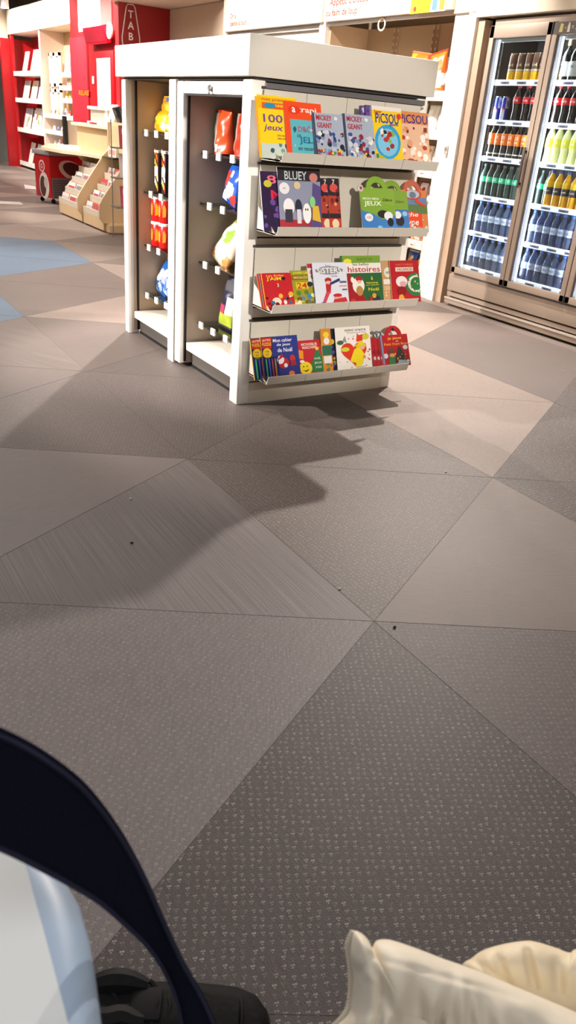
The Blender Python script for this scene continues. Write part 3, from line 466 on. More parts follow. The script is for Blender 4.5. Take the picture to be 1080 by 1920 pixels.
for k, (y, lv) in enumerate(((4.40, 0), (4.40, 1), (4.315, 0), (4.315, 1))):
    J_ = jar('red snack tub, %s of the %s column, third shelf of far gondola bay' % (('bottom', 'top')[lv], ('left', 'right')[k//2]), (1.85+(k//2)*.01, y, .517+lv*.136), ['#c81a1c', '#e9e0dc', '#e8932a'], 'tub'); J_.scale = (1.13, 1.13, 1)
for k, y in enumerate((4.395, 4.28)):
    bag('blue and silver sweet bag, %s on the lowest shelf of far bay' % ('left one', 'right one')[k], 'sweet bag', (1.86, y, .239), .15, .19, .07, (R(-16), R(8), RZ), ['#2464b4', '#dfe2ec', '#a9b4cc', '#f0f0f4', '#1f5cb0'], seed=30+k, pattern='blob')
# ================================================================ DRINKS COOLER
fr = thing('drinks_cooler', 'three-door glass-fronted drinks cooler filled with bottles', 'refrigerator', (0, 0, 0))
DW = .57; DY = [4.705-k*.57 for k in range(4)]; CY1, CY0 = 4.735, DY[3]-.03
CASE = mat('#a8988a', .45, metal=.25, noise=.02); INN = mat('#5e5a57', .5)
b = MB(); b.box(W+.02, CY1-.03, .05, W+.5, CY1, 1.965, CASE); b.box(W+.02, CY0, .05, W+.5, CY0+.03, 1.965, CASE); b.box(W+.46, CY0, .05, W+.5, CY1, 1.965, INN)
b.box(W+.02, CY0, 1.93, W+.5, CY1, 1.965, CASE); b.box(W+.02, CY0+.03, .235, W+.46, CY1-.03, .275, INN); b.build('case', fr)
b = MB(); b.box(W+.05, CY1-.045, .28, W+.459, CY1-.031, 1.93, mat('#3a3836', .5)); b.build('side_lining', fr)
b = MB(); b.box(W-.0, CY0, .12, W+.03, CY1, .243, CASE, .004); b.build('upper_plinth', fr, smooth=30)
b = MB(); b.box(W+.01, CY0, .075, W+.04, CY1, .108, CASE, .003); b.build('middle_plinth', fr, smooth=30)
b = MB(); b.box(W-.01, CY0, .018, W+.03, CY1, .066, CASE, .004); b.box(W-.016, CY0, .056, W-.008, CY1, .066, mat('#d6cfc8', .3, metal=.4)); b.build('lower_plinth', fr, smooth=30)
b = MB(); b.box(W+.04, CY0, 0, W+.08, CY1, .24, BLACK); b.build('plinth_recess', fr)
LED = mat('#f4f6ff', .4, emit=3)
shz = (1.598, 1.345, 1.103, .835, .577, .318)
for k in range(3):
    y1 = DY[k]-.004; y0 = DY[k+1]+.004; z0, z1 = .262, 1.925; s = .040
    b = MB(); b.box(W-.02, y0, z0, W+.012, y0+s, z1, CASE, .003); b.box(W-.02, y1-s, z0, W+.012, y1, z1, CASE, .003)
    b.box(W-.02, y0, z0, W+.012, y1, z0+.045, CASE, .003); b.box(W-.02, y0, z1-.075, W+.012, y1, z1, CASE, .003)
    b.box(W-.006, y0+s, z0+.045, W+.02, y0+s+.010, z1-.075, STEEL); b.box(W-.006, y1-s-.010, z0+.045, W+.02, y1-s, z1-.075, STEEL)
    d = b.build('door', fr, smooth=30)
    b = MB(); b.box(W-.003, y0+s, z0+.045, W+.001, y1-s, z1-.075, glassmat('#f2f8f7', .8)); b.build('glass_pane', d)
    b = MB(); b.box(W-.046, y0+.012, .93, W-.034, y0+.03, 1.19, mat('#5c4f4a', .4), .004); b.box(W-.036, y0+.016, .95, W-.02, y0+.026, .965, DARK); b.box(W-.036, y0+.016, 1.155, W-.02, y0+.026, 1.17, DARK); b.build('handle', d, smooth=30)
    if k == 1:
        b = MB(); b.box(W-.0225, y0+.02, z1-.072, W-.0205, y1-.01, z1-.006, mat('#6d6763', .5)); IC = mat('#e6e2dc', .5); YC = mat('#d8c23a', .5)
        c = y1-.07; b.prism([(W-.0235, c+.016, z1-.062), (W-.0235, c-.012, z1-.062), (W-.0235, c-.014, z1-.018), (W-.0235, c+.010, z1-.014)], (.001, 0, 0), mat('#d9cf8a', .5))
        b.box(W-.0235, c-.042, z1-.042, W-.0225, c-.026, z1-.038, YC); b.box(W-.0235, c-.036, z1-.048, W-.0225, c-.032, z1-.032, YC)
        b.prism([(W-.0235, c-.05, z1-.064), (W-.0235, c-.07, z1-.064), (W-.0235, c-.07, z1-.03), (W-.0235, c-.062, z1-.01), (W-.0235, c-.056, z1-.01), (W-.0235, c-.05, z1-.03)], (.001, 0, 0), IC)
        b.box(W-.0235, c-.1, z1-.034, W-.0225, c-.082, z1-.031, IC); b.box(W-.0235, c-.1, z1-.043, W-.0225, c-.082, z1-.040, IC)
        b.text('3', (W-.0236, c-.125, z1-.037), (0, -1, 0), (0, 0, 1), .034, IC); b.text('€', (W-.0236, c-.155, z1-.037), (0, -1, 0), (0, 0, 1), .03, IC); b.build('promo_strip', d)
    else:
        pass
    b = MB(); b.box(W+.018, y1-s-.026, .31, W+.03, y1-s-.016, 1.845, LED); b.build('light_strip', fr)
    b = MB(); b.box(W+.03, y0+s+.01, 1.83, W+.05, y1-s-.03, 1.85, mat('#c9cbd0', .3)); b.build('light_cover', fr)
    for q, z in enumerate(shz):
        b = MB(); b.box(W+.075, y0+.02, z-.010, W+.45, y1-.02, z-.004, mat('#8f9298', .4)); sh = b.build('shelf', fr)
        b = MB(); PR = mat('#e6e7f0', .35, emit=.75); b.box(W+.062, y0+.02, z-.030, W+.075, y1-.02+(.0 if q else 0), z+.006, PR, .003)  # rails emit a little, standing in for strip light falling on them
        for a in range(3):
            yy = y1-.10-a*.16-(.03 if q % 2 else 0)
            if yy-.09 > y0: b.box(W+.0605, yy-.085, z-.022, W+.0622, yy, z-.006, mat('#8c90ac', .5)); b.box(W+.060, yy-.06, z-.018, W+.0606, yy-.02, z-.012, mat('#4a4c60', .5))
        b.build('price_rail', sh, smooth=30)
PET = lambda h: mat(h, .12, noise=.05, coat=.3)
CLR = mat('#9fadd2', .10, noise=.03, trans=.8); 
def bottle(kind, label, loc, group, H_=None):
    t = thing({'can': 'beer_can', 'energy': 'energy_drink_can', 'wine': 'wine_bottle'}.get(kind, 'drink_bottle'), label, 'can' if kind in ('can', 'energy') else 'bottle', loc, (0, 0, 0), group); b = MB(); n = 14
    def band(r, z0, z1, m, nm='label_band'):
        q = MB(); q.lathe([(r-.0005, z0), (r, z0+.001), (r, z1-.001), (r-.0005, z1)], m, n, cap=False); return q.build(nm, t, smooth=True)
    def front(tx, r, z, h, m, w_=None, nm='label_lettering'):
        q = MB(); vs, fs, w0 = glyphs(tx); kx = h if w_ is None else w_/w0
        q.add([(-(r+.0006)*cos(a*kx/r), -(r+.0006)*sin(a*kx/r), z+bb*h) for a, bb in vs], fs, m); return q.build(nm, t)
    if kind in ('can', 'energy'):
        r, h = (.033, .168) if kind == 'can' else (.0275, .155)
        b.lathe([(r*.8, 0), (r, .008), (r, h-.012), (r*.84, h-.002), (r*.84, h)], mat('#6e4a3c', .3, metal=.3) if kind == 'can' else mat('#2330a8', .25, metal=.4), n); b.build('body', t, smooth=True)
        q = MB(); q.lathe([(r*.85, h-.002), (r*.87, h), (r*.87, h+.003), (r*.8, h+.002)], mat('#c9b48a' if kind == 'can' else '#c8ccd4', .25, metal=.8), n); q.build('rim', t, smooth=True)
        if kind == 'can':
            band(r+.0005, .006, .062, mat('#e6ae12', .35)); band(r+.0006, .064, .074, mat('#d9cdb8', .3)); front('1664', r+.001, .10, .02, mat('#d6c6a6', .4))
        else:
            q = MB(); 
            for a0, z0, z1 in ((pi, .0, .078), (0, .0, .078), (pi/2*3, .078, .15), (pi/2, .078, .15)):
                q.add([((r+.0006)*cos(a0+a), (r+.0006)*sin(a0+a), z) for z, rg in ((z0+.006, range(-2, 3)), (z1, range(2, -3, -1))) for a in [x*.38 for x in rg]], [tuple(range(10))], mat('#c9ccd8', .3, metal=.5))
            q.build('silver_panels', t); q = MB(); q.add([(-(r+.001)*cos(a), -(r+.001)*sin(a), .078+.016*sin(x)) for x in [2*pi*i/10 for i in range(10)] for a in [.5*cos(x)]], [tuple(range(10))], mat('#c23038', .35)); q.build('emblem', t)
        return t
    if kind == 'wine':
        b.lathe([(.034, 0), (.036, .006), (.036, .145), (.030, .17), (.014, .195), (.0135, .245)], PET('#171512'), n); b.build('body', t, smooth=True)
        q = MB(); q.lathe([(.0145, .205), (.0148, .206), (.0148, .25), (.012, .252)], mat('#a8926c', .4), n); q.build('capsule', t, smooth=True)
        band(.0366, .03, .115, mat('#cfcfcf', .5)); front('VIN', .0368, .085, .016, mat('#3a2a2a', .5)); return t
    S = dict(cola=('#160d0b', '#c8161e', '#d6222a', .232, .0335), orange=('#1c1410', '#ef7a1c', '#141414', .222, .031), green=('#3f4f4a', '#35b98a', '#37453f', .225, .031),
             water=(None, '#c3cbe4', '#2f5fae', .225, .0325), lemon=('#e9ecae', '#eef0cc', '#e6e8d8', .235, .034), juice=('#e9a91c', '#f0c61c', '#3c4c9c', .232, .034))[kind]
    body, lab, cap, h, r = S; h = H_ or h
    if kind in ('orange', 'lemon'):
        prof = [(r*.8, 0), (r, .008), (r*.92, h*.22), (r*.86, h*.32), (r*.98, h*.46), (r, h*.6), (r*.9, h*.72), (r*.55, h*.86), (.0125, h*.91), (.0125, h*.94)]
    elif kind == 'cola':
        prof = [(r*.75, 0), (r*.97, .010), (r*.93, h*.18), (r*.85, h*.34), (r*.98, h*.50), (r*1.0, h*.62), (r*.85, h*.74), (r*.5, h*.86), (.0125, h*.91), (.0125, h*.94)]
    else:
        prof = [(r*.82, 0), (r, .008), (r*.97, h*.15), (r, h*.3), (r*.97, h*.36), (r, h*.62), (r*.92, h*.72), (r*.5, h*.86), (.0125, h*.91), (.0125, h*.94)]
    b.lathe(prof, CLR if body is None else (mat(body, .12, trans=.35, coat=.3) if kind == 'green' else PET(body)), n); b.build('body', t, smooth=True)
    q = MB(); q.lathe([(.0145, h*.925), (.015, h*.93), (.015, h*.985), (.0135, h)], mat(cap, .4), 12); q.build('cap', t, smooth=True)
    if kind == 'cola': band(r*1.012, h*.50, h*.68, mat(lab, .4)); front('Coca-Cola', r*1.016, h*.59, .013, mat('#f6eeee', .4), .046)
    elif kind == 'orange': band(r*1.012, h*.40, h*.74, mat(lab, .35)); front('FUZE', r*1.02, h*.62, .018, mat('#fbeed8', .4), .034); front('tea', r*1.02, h*.50, .014, mat('#f6e0b8', .4)); band(r*1.0, h*.12, h*.16, mat('#c8c4bc', .4), 'lower_band')
    elif kind == 'green': band(r*1.012, h*.46, h*.62, mat(lab, .35)); front('Perrier', r*1.02, h*.54, .015, mat('#dff2e6', .4), .036)
    elif kind == 'water': band(r*1.01, h*.38, h*.58, mat(lab, .4)); front('eau', r*1.02, h*.48, .014, mat('#5a6ab0', .4))
    elif kind == 'lemon': band(r*1.012, h*.44, h*.66, mat('#e3de4a', .4)); front('Citron', r*1.02, h*.55, .014, mat('#f8f8ee', .4), .036)
    elif kind == 'juice':
        band(r*1.012, h*.34, h*.54, mat('#453a44', .4)); band(r*1.012, h*.54, h*.70, mat('#f0bf14', .4)); front('Orangina', r*1.02, h*.44, .013, mat('#f0e2c8', .4), .044)
    return t
PROTO = {}
ordn = ['leftmost', 'second from left', 'third from left', 'fourth from left', 'fifth from left', 'sixth from left', 'seventh from left', 'eighth from left', 'ninth from left']
desc = dict(can='brown and gold beer can', energy='blue and silver energy drink can', cola='red-labelled cola bottle', orange='orange-labelled dark iced tea bottle', green='green-labelled sparkling water bottle', water='clear water bottle with blue cap', wine='dark wine bottle with pale label', lemon='pale yellow lemonade bottle', juice='yellow orangeade bottle with dark label')
def row(kind, door, rowi, pxs, py, back=True, x=.105, start=0):
    z = shz[rowi]-.003; gname = '%s in the %s door, shelf %d' % (desc[kind]+'s', ('left', 'middle', 'right')[door], rowi+1)
    ys = [atx(p, py, W+x).y for p in pxs]; wh = ('top', 'second', 'third', 'fourth', 'fifth', 'bottom')[rowi]
    rr = {'can': .034, 'energy': .0285, 'cola': .035, 'orange': .0325, 'green': .033, 'water': .034, 'lemon': .0355, 'juice': .0355, 'wine': .037}[kind]
    ys[0] = min(ys[0], DY[door]-.06-rr*.0)
    for i in range(1, len(ys)): ys[i] = min(ys[i], ys[i-1]-2*rr)
    ys = [y for y in ys if y-rr > DY[door+1]+.01]
    for dp in ((0, 1) if back else (0,)):
        for i, y in enumerate(ys):
            nm = ordn[i+start]; lb = '%s, %s, %s row, %s shelf, %s cooler door' % (desc[kind], nm, ('front', 'rear')[dp], wh, ('left', 'middle', 'right')[door])
            loc = (W+x+dp*(2*rr+.012), y, z)
            if kind not in PROTO:
                p = bottle(kind, lb, loc, gname); PROTO[kind] = (p, kids(p))
            else:
                p, ks = PROTO[kind]; dup(p, loc, None, lb, gname, ks)
row('can', 0, 0, [960, 975, 990, 1004, 1018], 139, True)
row('energy', 0, 1, [931, 945], 213, False); row('cola', 0, 1, [966, 984, 998, 1012], 218, True)
row('orange', 0, 2, [920, 931, 943, 954, 965, 977, 988], 282, False)
row('green', 0, 3, [905, 916, 927, 938, 949, 960, 970], 350, False)
row('water', 0, 4, [896, 909, 918, 932, 945, 957], 424, True)
row('water', 0, 5, [882, 892, 902, 913, 924, 935, 946], 490, True)
row('wine', 1, 0, [1056, 1070, 1084], 138, True)
row('cola', 1, 1, [1038, 1050, 1066, 1082], 220, True)
row('lemon', 1, 2, [1022, 1038, 1053, 1068, 1083], 290, True)
row('green', 1, 3, [1003, 1014], 360, False); row('juice', 1, 3, [1028, 1041, 1055, 1072, 1086], 372, False)
row('water', 1, 4, [990, 1001, 1014, 1028, 1042, 1057, 1072], 440, True)
row('water', 1, 5, [972, 985, 998, 1012, 1025, 1038, 1052], 515, True)
row('water', 2, 5, [1075, 1088, 1100], 560, False); row('water', 2, 4, [1090, 1100, 1115], 460, False)
# ================================================================ SNACK BAYS (right wall)
def header(name, y0, y1, lb):
    t = thing(name, lb, 'sign board'); b = MB(); b.box(W-.05, y0, 2.045, W+.02, y1, 2.40, mat('#efe3d0', .5, noise=.02), .004); b.build('board', t, smooth=30); return t
h1 = header('header_board', 5.11, 6.80, "cream fascia board reading Appétit d'oiseau above the snack bay")
b = MB(); TX = mat('#9a2622', .5); c = atx(650, 6, W-.051); b.text("Appétit d'oiseau", (W-.0515, c.y-.02, c.z+.015), (0, -1, 0), (0, 0, 1), .075, TX, .56); b.build('lettering', h1); b = MB(); c2 = atx(642, 22, W-.051)
b.text('ou faim de loup !', (W-.0515, c2.y, c2.z-.005), (0, -1, 0), (0, 0, 1), .07, TX, .52); b.build('lettering', h1)
h2 = header('header_board', 6.83, 8.72, 'cream fascia board reading On a pensé à tout, behind the gondola top')
b = MB(); c = atx(437, 30, W-.051); b.text('On a', (W-.0515, c.y, c.z), (0, -1, 0), (0, 0, 1), .05, TX); b.build('lettering', h2); b = MB(); c = atx(448, 44, W-.051); b.text('pensé à tout !', (W-.0515, c.y, c.z), (0, -1, 0), (0, 0, 1), .065, TX, .38); b.build('lettering', h2)
# poster
c0 = atx(768, 28, W-.055); c1 = atx(835, 20, W-.055)
t = thing('poster', 'yellow promotional poster hanging on the fascia near the white pier', 'poster', (W-.054, c1.y, c1.z))
wd = c0.y-c1.y; b = MB(); b.box(-.002, 0, 0, 0, wd, .24, mat('#f4d61a', .45)); b.box(-.003, 0, 0, -.0022, wd*.42, .24, mat('#f2ece2', .45)); b.box(-.0036, wd*.04, .01, -.003, wd*.18, .2, mat('#e8823a', .45)); b.box(-.0036, wd*.24, .01, -.003, wd*.38, .2, mat('#5b7fc0', .45)); b.build('sheet', t)
b = MB(); b.text('MENU', (-.004, wd*.7, .17), (0, -1, 0), (0, 0, 1), .02, mat('#b83a2a', .5)); b.text('GOURMAND', (-.004, wd*.7, .13), (0, -1, 0), (0, 0, 1), .018, mat('#d88a1a', .5), .15)
for zz in (.03, .22): b.lathe([(.018, -.0045), (.018, -.003)], mat('#c8301c', .5), 10, (0, wd*.86, zz), axis='x')
b.build('print', t)
rk = thing('snack_shelving', 'cream wall shelving bay with snacks between pier and gondola', 'shelving unit')
b = MB(); b.box(W+.44, 5.115, 0, W+.46, 6.795, 2.04, mat('#a58a6b', .6)); b.build('back_panel', rk)
for y0, y1 in ((5.112, 5.13), (6.78, 6.80)): b = MB(); b.box(W+.03, y0, 0, W+.44, y1, 2.04, mat('#b3987a', .6)); b.build('side_panel', rk)
b = MB(); b.box(W-.02, 6.80, 0, W+.03, 6.90, 2.045, WHITE); b.build('front_upright', rk)
for y in (5.25, 5.78, 6.31):
    b = MB(); 
    for dy in (0, .05):
        b.box(W+.425, y+dy, .1, W+.44, y+dy+.018, 2.03, mat('#b79c7e', .5)); z = .12
        while z < 2.0: b.box(W+.4235, y+dy+.006, z, W+.4255, y+dy+.012, z+.03, DARK); z += .05
    b.build('slotted_upright', rk)
b = MB(); b.box(W-.005, 5.12, 2.018, W+.03, 6.79, 2.043, mat('#b9b6b2', .4, metal=.3)); b.build('shutter_rail', rk)
b = MB(); c = atx(716, 46, W-.01); b.tube([(W-.012, c.y+.045*cos(a), c.z+.042*sin(a)) for a in [2*pi*i/20 for i in range(21)]], .006, mat('#e6dccb', .4), 6, cap=False); b.build('pull_ring', rk, smooth=True)
b = MB(); b.box(W+.43, 5.13, 1.55, W+.437, 6.78, 1.80, mat('#e8ddca', .5)); b.build('back_card', rk)
sz = (1.50, 1.23, .95, .67, .40, .12)
for z in sz:
    b = MB(); b.box(W+.03, 5.13, z-.02, W+.44, 6.78, z, WHITE); s = b.build('shelf', rk)
    b = MB(); b.box(W+.012, 5.13, z-.045, W+.03, 6.78, z+.025, mat('#f0ece4', .4), .003); b.build('price_rail', s)
    for q in range(5):
        yy = 5.22+q*.16; b = MB(); b.box(W+.009, yy, z-.035, W+.0125, yy+.07, z+.015, mat('#f6f4f0', .4)); b.box(W+.008, yy+.01, z-.02, W+.0095, yy+.05, z-.012, mat('#b86a6a', .5)); b.build('price_label', s)
bag('large orange snack bag leaning on the top shelf beside the pier', 'snack bag', (W+.14, 5.66, 1.502), .30, .31, .10, (R(-8), R(6), RZ), ['#d8641c', '#f0e6da', '#c23a1e', '#e88a2a', '#d8541c'], seed=41, pattern='blob')
bag('orange snack bag with a dark stripe at the right end of the top shelf', 'snack bag', (W+.13, 5.40, 1.502), .25, .31, .10, (R(-8), R(-10), RZ), ['#e06a1c', '#5a1c14', '#f0e6da', '#d83a1c'], seed=43, pattern='blob')
bag('red and white snack bag against the pier on the top shelf', 'snack bag', (W+.20, 5.23, 1.502), .18, .29, .08, (R(-6), 0, RZ), ['#c8262a', '#f2ece6', '#c8262a'], seed=44, pattern='blob')
b = MB(); c = atx(765, 106, W+.2); t = thing('snack_box', 'small navy box standing on the top shelf left of the orange bags', 'box', (W+.2, 5.86, 1.502)); b.box(-.04, -.05, 0, .04, .05, .135, mat('#e8e6ea', .4)); b.build('carton', t); b = MB(); b.box(-.042, -.045, .085, -.0402, .045, .130, mat('#1f2a5a', .4)); b.box(-.043, -.018, .095, -.0421, .018, .120, mat('#e8e6ea', .4)); b.build('print', t)
rowsc = {1: (['#f2efe8', '#ece8de', '#e8e0cc'], 'white'), 2: (['#efe8dc', '#e8901c', '#8a4a2a'], 'cream and orange'), 3: (['#e8ded6', '#b8322a', '#7a3a20'], 'red and white'), 4: (['#e6e0d4', '#c88a3a', '#a8323a'], 'tan'), 5: (['#2a4ea0', '#e9b22a', '#e6e6ea'], 'blue and yellow')}
for ri, (cs, nm) in rowsc.items():
    for q in range(5):
        yy = 5.21+q*.145
        bag('%s snack bag, %s from the white pier, %s snack bay shelf' % (nm, ('first', 'second', 'third', 'fourth', 'fifth')[q], ('', 'second', 'third', 'fourth', 'fifth', 'lowest')[ri]), 'snack bag', (W+.115+.01*(q % 2), yy, sz[ri]+.001), .13, .19+.01*(q % 3), .06, (R(-6), 0, RZ), cs, seed=50+ri*7+q, pattern='blob', group='%s bags on the snack bay shelf' % nm)
# shuttered bay behind the gondola
t = thing('shutter_cabinet', 'closed cream roller-shutter cabinet behind the gondola top', 'cabinet'); b = MB(); b.box(W+.03, 6.90, 0, W+.10, 8.72, 2.045, mat('#d9cfc2', .5)); b.build('shutter', t)
b = MB(); b.box(W-.0, 6.90, 2.0, W+.03, 8.72, 2.043, mat('#a9a5a0', .4, metal=.4)); b.box(W+.005, 6.90, 1.86, W+.03, 8.0, 1.90, mat('#bdb8b2', .4, metal=.3)); b.build('rail', t)
b = MB(); b.box(W+.02, 6.90, 1.80, W+.031, 8.0, 1.858, mat('#6a4a3c', .5)); b.build('slot', t)
# ================================================================ TOBACCO ALCOVE
b = MB(); b.box(W, 8.75, 0, W+.54, 10.3, 2.34, mat('#c9b3a0', .6)); b.box(W-.04, 8.72, 0, W+.02, 8.78, 2.4, CREAM); struct('trim_6', b)
b = MB(); b.box(3.82, 10.3, 0, W+.54, 10.42, 2.36, mat('#9c141c', .5)); struct('trim_7', b)
b = MB()
arc = [(3.80-.35*sin(a), 10.32-1.2*(1-cos(a))) for a in [R(x) for x in range(0, 91, 10)]]
b.prism([(W+.5, 10.45, 2.345)]+[(3.8, 10.45, 2.345)]+[(x, y, 2.345) for x, y in arc][1:]+[(W-.06, 8.75, 2.345), (W+.5, 8.75, 2.345)], (0, 0, .75), mat('#d9c9b8', .5)); struct('trim_8', b)
# TABAC sign
sg = thing('tobacco_sign', 'elongated white-outlined sign with vertical letters TABAC on red panel', 'sign')
def sp(x, y): return aty(x, y, 10.29)
cx = aty(245, 40, 10.29).x; zt = aty(243, 8, 10.29).z
out = [(-.035, .0), (.035, .0), (.055, -.03), (.11, -.33), (.11, -.38), (.055, -.68), (-.055, -.68), (-.11, -.38), (-.11, -.33), (-.055, -.03)]
b = MB(); b.prism([(cx+x, 10.296, zt+z) for x, z in out], (0, -.008, 0), mat('#8f1018', .5)); b.build('plate', sg)
b = MB(); b.tube([(cx+x, 10.285, zt+z) for x, z in out+out[:1]], .007, mat('#e3c8c4', .4), 6, cap=False); b.build('outline', sg)
b = MB()
for i, ch in enumerate('TABAC'): b.text(ch, (cx, 10.284, zt-.10-.113*i), (1, 0, 0), (0, 0, 1), .078, mat('#efe6e4', .4))
b.build('lettering', sg)
# ================================================================ RED BACK WALL OF THE TILL
RX = 4.40
b = MB(); b.box(RX, 10.9, 0, W+.54, 14.0, 3.1, RED); b.box(RX-.02, 13.2, 0, RX, 14.0, 2.16, mat('#c22233', .5)); b.box(RX-.012, 13.17, 0, RX+.002, 13.2, 3.0, mat('#8c0f16', .5)); struct('trim_9', b)
c0 = atx(160, 62, RX-.06); c1 = atx(199, 30, RX-.06)
t = thing('light_box', 'glowing white light box on the red wall above the till', 'light box'); b = MB(); b.box(RX-.16, c1.y-.05, c0.z+.0, RX-.001, c0.y, 2.95, mat('#c9bcb8', .5)); b.build('housing', t); b = MB(); b.box(RX-.166, c1.y-.02, c0.z+.02, RX-.161, c0.y-.02, 2.93, mat('#fffaf4', .4, emit=6)); b.build('lit_face', t)
t = thing('display_monitor', 'red-cased screen tilted under the light box', 'screen', (RX-.12, 12.45, 2.02), (0, R(-14), 0)); b = MB(); b.box(0, -.45, 0, .07, .45, .22, mat('#c2122a', .3), .01); b.build('casing', t, smooth=30); b = MB(); b.box(-.004, -.41, .03, .0, .41, .19, mat('#8a1a2a', .15)); b.build('panel', t)
t = thing('wall_speaker', 'small round white disc on the side of the red screen', 'loudspeaker', tuple(atx(204, 57, RX-.14))); b = MB(); b.lathe([(.10, 0), (.10, .02), (.09, .03)], mat('#f6f0ee', .4), 16, axis='x'); b.build('disc', t, smooth=True); b = MB(); b.lathe([(.08, -.006), (.085, -.0005)], mat('#e3dcd8', .4), 16, axis='x'); b.build('grille', t)
c0 = atx(184, 110, RX-.03); c1 = atx(209, 108, RX-.03); cb = atx(186, 205, RX-.03)
t = thing('framed_notice', 'tall red-framed white notice on the red wall behind the till', 'notice'); b = MB(); b.box(RX-.05, c1.y-.12, cb.z-.05, RX-.001, c0.y+.12, c0.z+.09, mat('#c8141e', .35), .01); b.build('frame', t, smooth=30); b = MB(); b.box(RX-.056, c1.y, cb.z, RX-.051, c0.y, c0.z, mat('#e9e6e4', .3)); b.build('sheet', t); b = MB()
for q in range(4):
    for e in range(3): b.box(RX-.058, c1.y+.08+e*.17, cb.z+.10+q*.13, RX-.0565, c1.y+.20+e*.17, cb.z+.17+q*.13, mat('#b9a4a6', .5))
b.build('print', t)
c = atx(156, 174, RX-.03); t = thing('wall_lettering', 'orange wording on the red wall left of the till shelf', 'lettering'); b = MB(); b.text('RELAIS', (RX-.022, c.y, c.z), (0, -1, 0), (0, 0, 1), .07, mat('#e08a1c', .5), .48); b.box(RX-.0215, c.y-.25, c.z-.04, RX-.0205, c.y+.25, c.z+.04, mat('#b3101a', .5)); b.build('letters', t)
c = atx(174, 150, RX-.03); b = MB(); b.box(RX-.03, c.y-.04, c.z-.05, RX-.0205, c.y+.04, c.z+.05, mat('#f2ecea', .4), .004); b.box(RX-.035, c.y-.015, c.z-.02, RX-.0295, c.y+.015, c.z+.02, mat('#cfc8c4', .4)); tag(b.build('light_switch'), 'white switch on the red wall left of the framed notice', 'switch')
# ================================================================ LEFT CABINETS
cb_ = thing('magazine_cabinet', 'tall red-sided wall cabinet with lit magazine shelves at far left', 'cabinet')
b = MB(); b.box(W, 14.02, 2.37, W+.5, 18.1, 2.77, mat('#efe2cc', .5)); b.box(W-.04, 14.02, 2.37, W, 18.1, 2.77, mat('#f2e6d2', .5)); b.build('header', cb_)
b = MB(); b.box(aty(14, 250, 18.05).x, 18.05, 0, W+.5, 18.15, 2.3, RED); b.box(W-.02, 17.95, 0, W+.03, 18.06, 2.37, RED); b.build('side_panel', cb_)
b = MB(); b.box(W+.42, 16.1, 0, W+.45, 18.05, 2.37, mat('#a0141c', .5)); b.build('back_panel', cb_)
b = MB(); b.box(W+.42, 14.02, 0, W+.45, 16.0, 2.37, mat('#c9ad86', .6)); b.build('back_panel', cb_)
b = MB(); b.box(W-.01, 15.98, 0, W+.43, 16.07, 2.37, mat('#d8c4b4', .5)); b.build('divider', cb_)
b = MB(); b.box(W-.01, 18.05, 2.2, W+.03, 18.06, 2.37, RED); b.build('cap_strip', cb_)
t = thing('fascia_end', 'short cream light panel beside the cabinet header at far left', 'panel'); b = MB(); b.box(W-.3, 18.16, 2.15, W-.02, 18.26, 2.85, mat('#efe2cc', .5), .01); b.build('panel', t); b = MB(); b.box(W-.305, 18.17, 2.17, W-.3, 18.25, 2.83, mat('#f4ead8', .5)); b.build('edge', t)
for k, z in enumerate((1.69, 1.23, .70, .08)):
    b = MB(); b.box(W+.0, 16.08, z-.03, W+.42, 18.0, z, WHITE); b.box(W-.02, 16.08, z-.03, W, 18.0, z+.05, WHITE); b.build('shelf', cb_)
for k, z in enumerate((1.66, 1.47, 1.28, 1.02, .76, .5, .2)):
    b = MB(); b.box(W+.0, 14.05, z-.03, W+.42, 14.95 if k < 3 else 15.95, z, WHITE); b.box(W-.02, 14.05, z-.03, W, 14.95 if k < 3 else 15.95, z+.04, WHITE); b.build('shelf', cb_)
cl = ['#efe9e2', '#e2dcd8', '#d9d2dc', '#e9dcb4', '#c8c4cc', '#e8e4e0']
nn = 0
for k, z in enumerate((1.69, 1.23, .70, .08)):
    n = (3, 3, 4, 3)[k]
    for q in range(n):
        y = 17.75-q*(1.45/n); hh = (.42, .40, .42, .38)[k]+rnd.uniform(-.03, .04)
        t = thing('magazine', '%s magazine %s on the %s shelf of the red cabinet' % (('white', 'pale', 'colourful', 'grey')[k], ordn[q], ('top', 'second', 'third', 'bottom')[k]), 'magazine', (W+.08+.02*(q % 2), y-.3, z+.002), (0, R(14), rnd.uniform(-.1, .1)), 'magazines in the red cabinet')
        b = MB(); b.box(0, 0, 0, .02, .36, hh, PAPER); b.build('pages', t); b = MB(); b.box(-.002, 0, 0, 0, .36, hh, mat(cl[(q+k*2) % 6], .4)); 
        q2 = random.Random(k*9+q)
        for e in range(5):
            yy = q2.uniform(.02, .2); zz = q2.uniform(.02, hh-.12); b.box(-.003-.0003*e, yy, zz, -.002, yy+q2.uniform(.04, .09), zz+q2.uniform(.04, .1), mat(q2.choice(['#b9c0c8', '#d8a83a', '#b8464a', '#8aa05a', '#5a6070', '#e8e4e0'] if k >= 2 else ['#e8e4e0', '#c9c4c8', '#b0a8ac']), .4))
        b.build('cover', t)
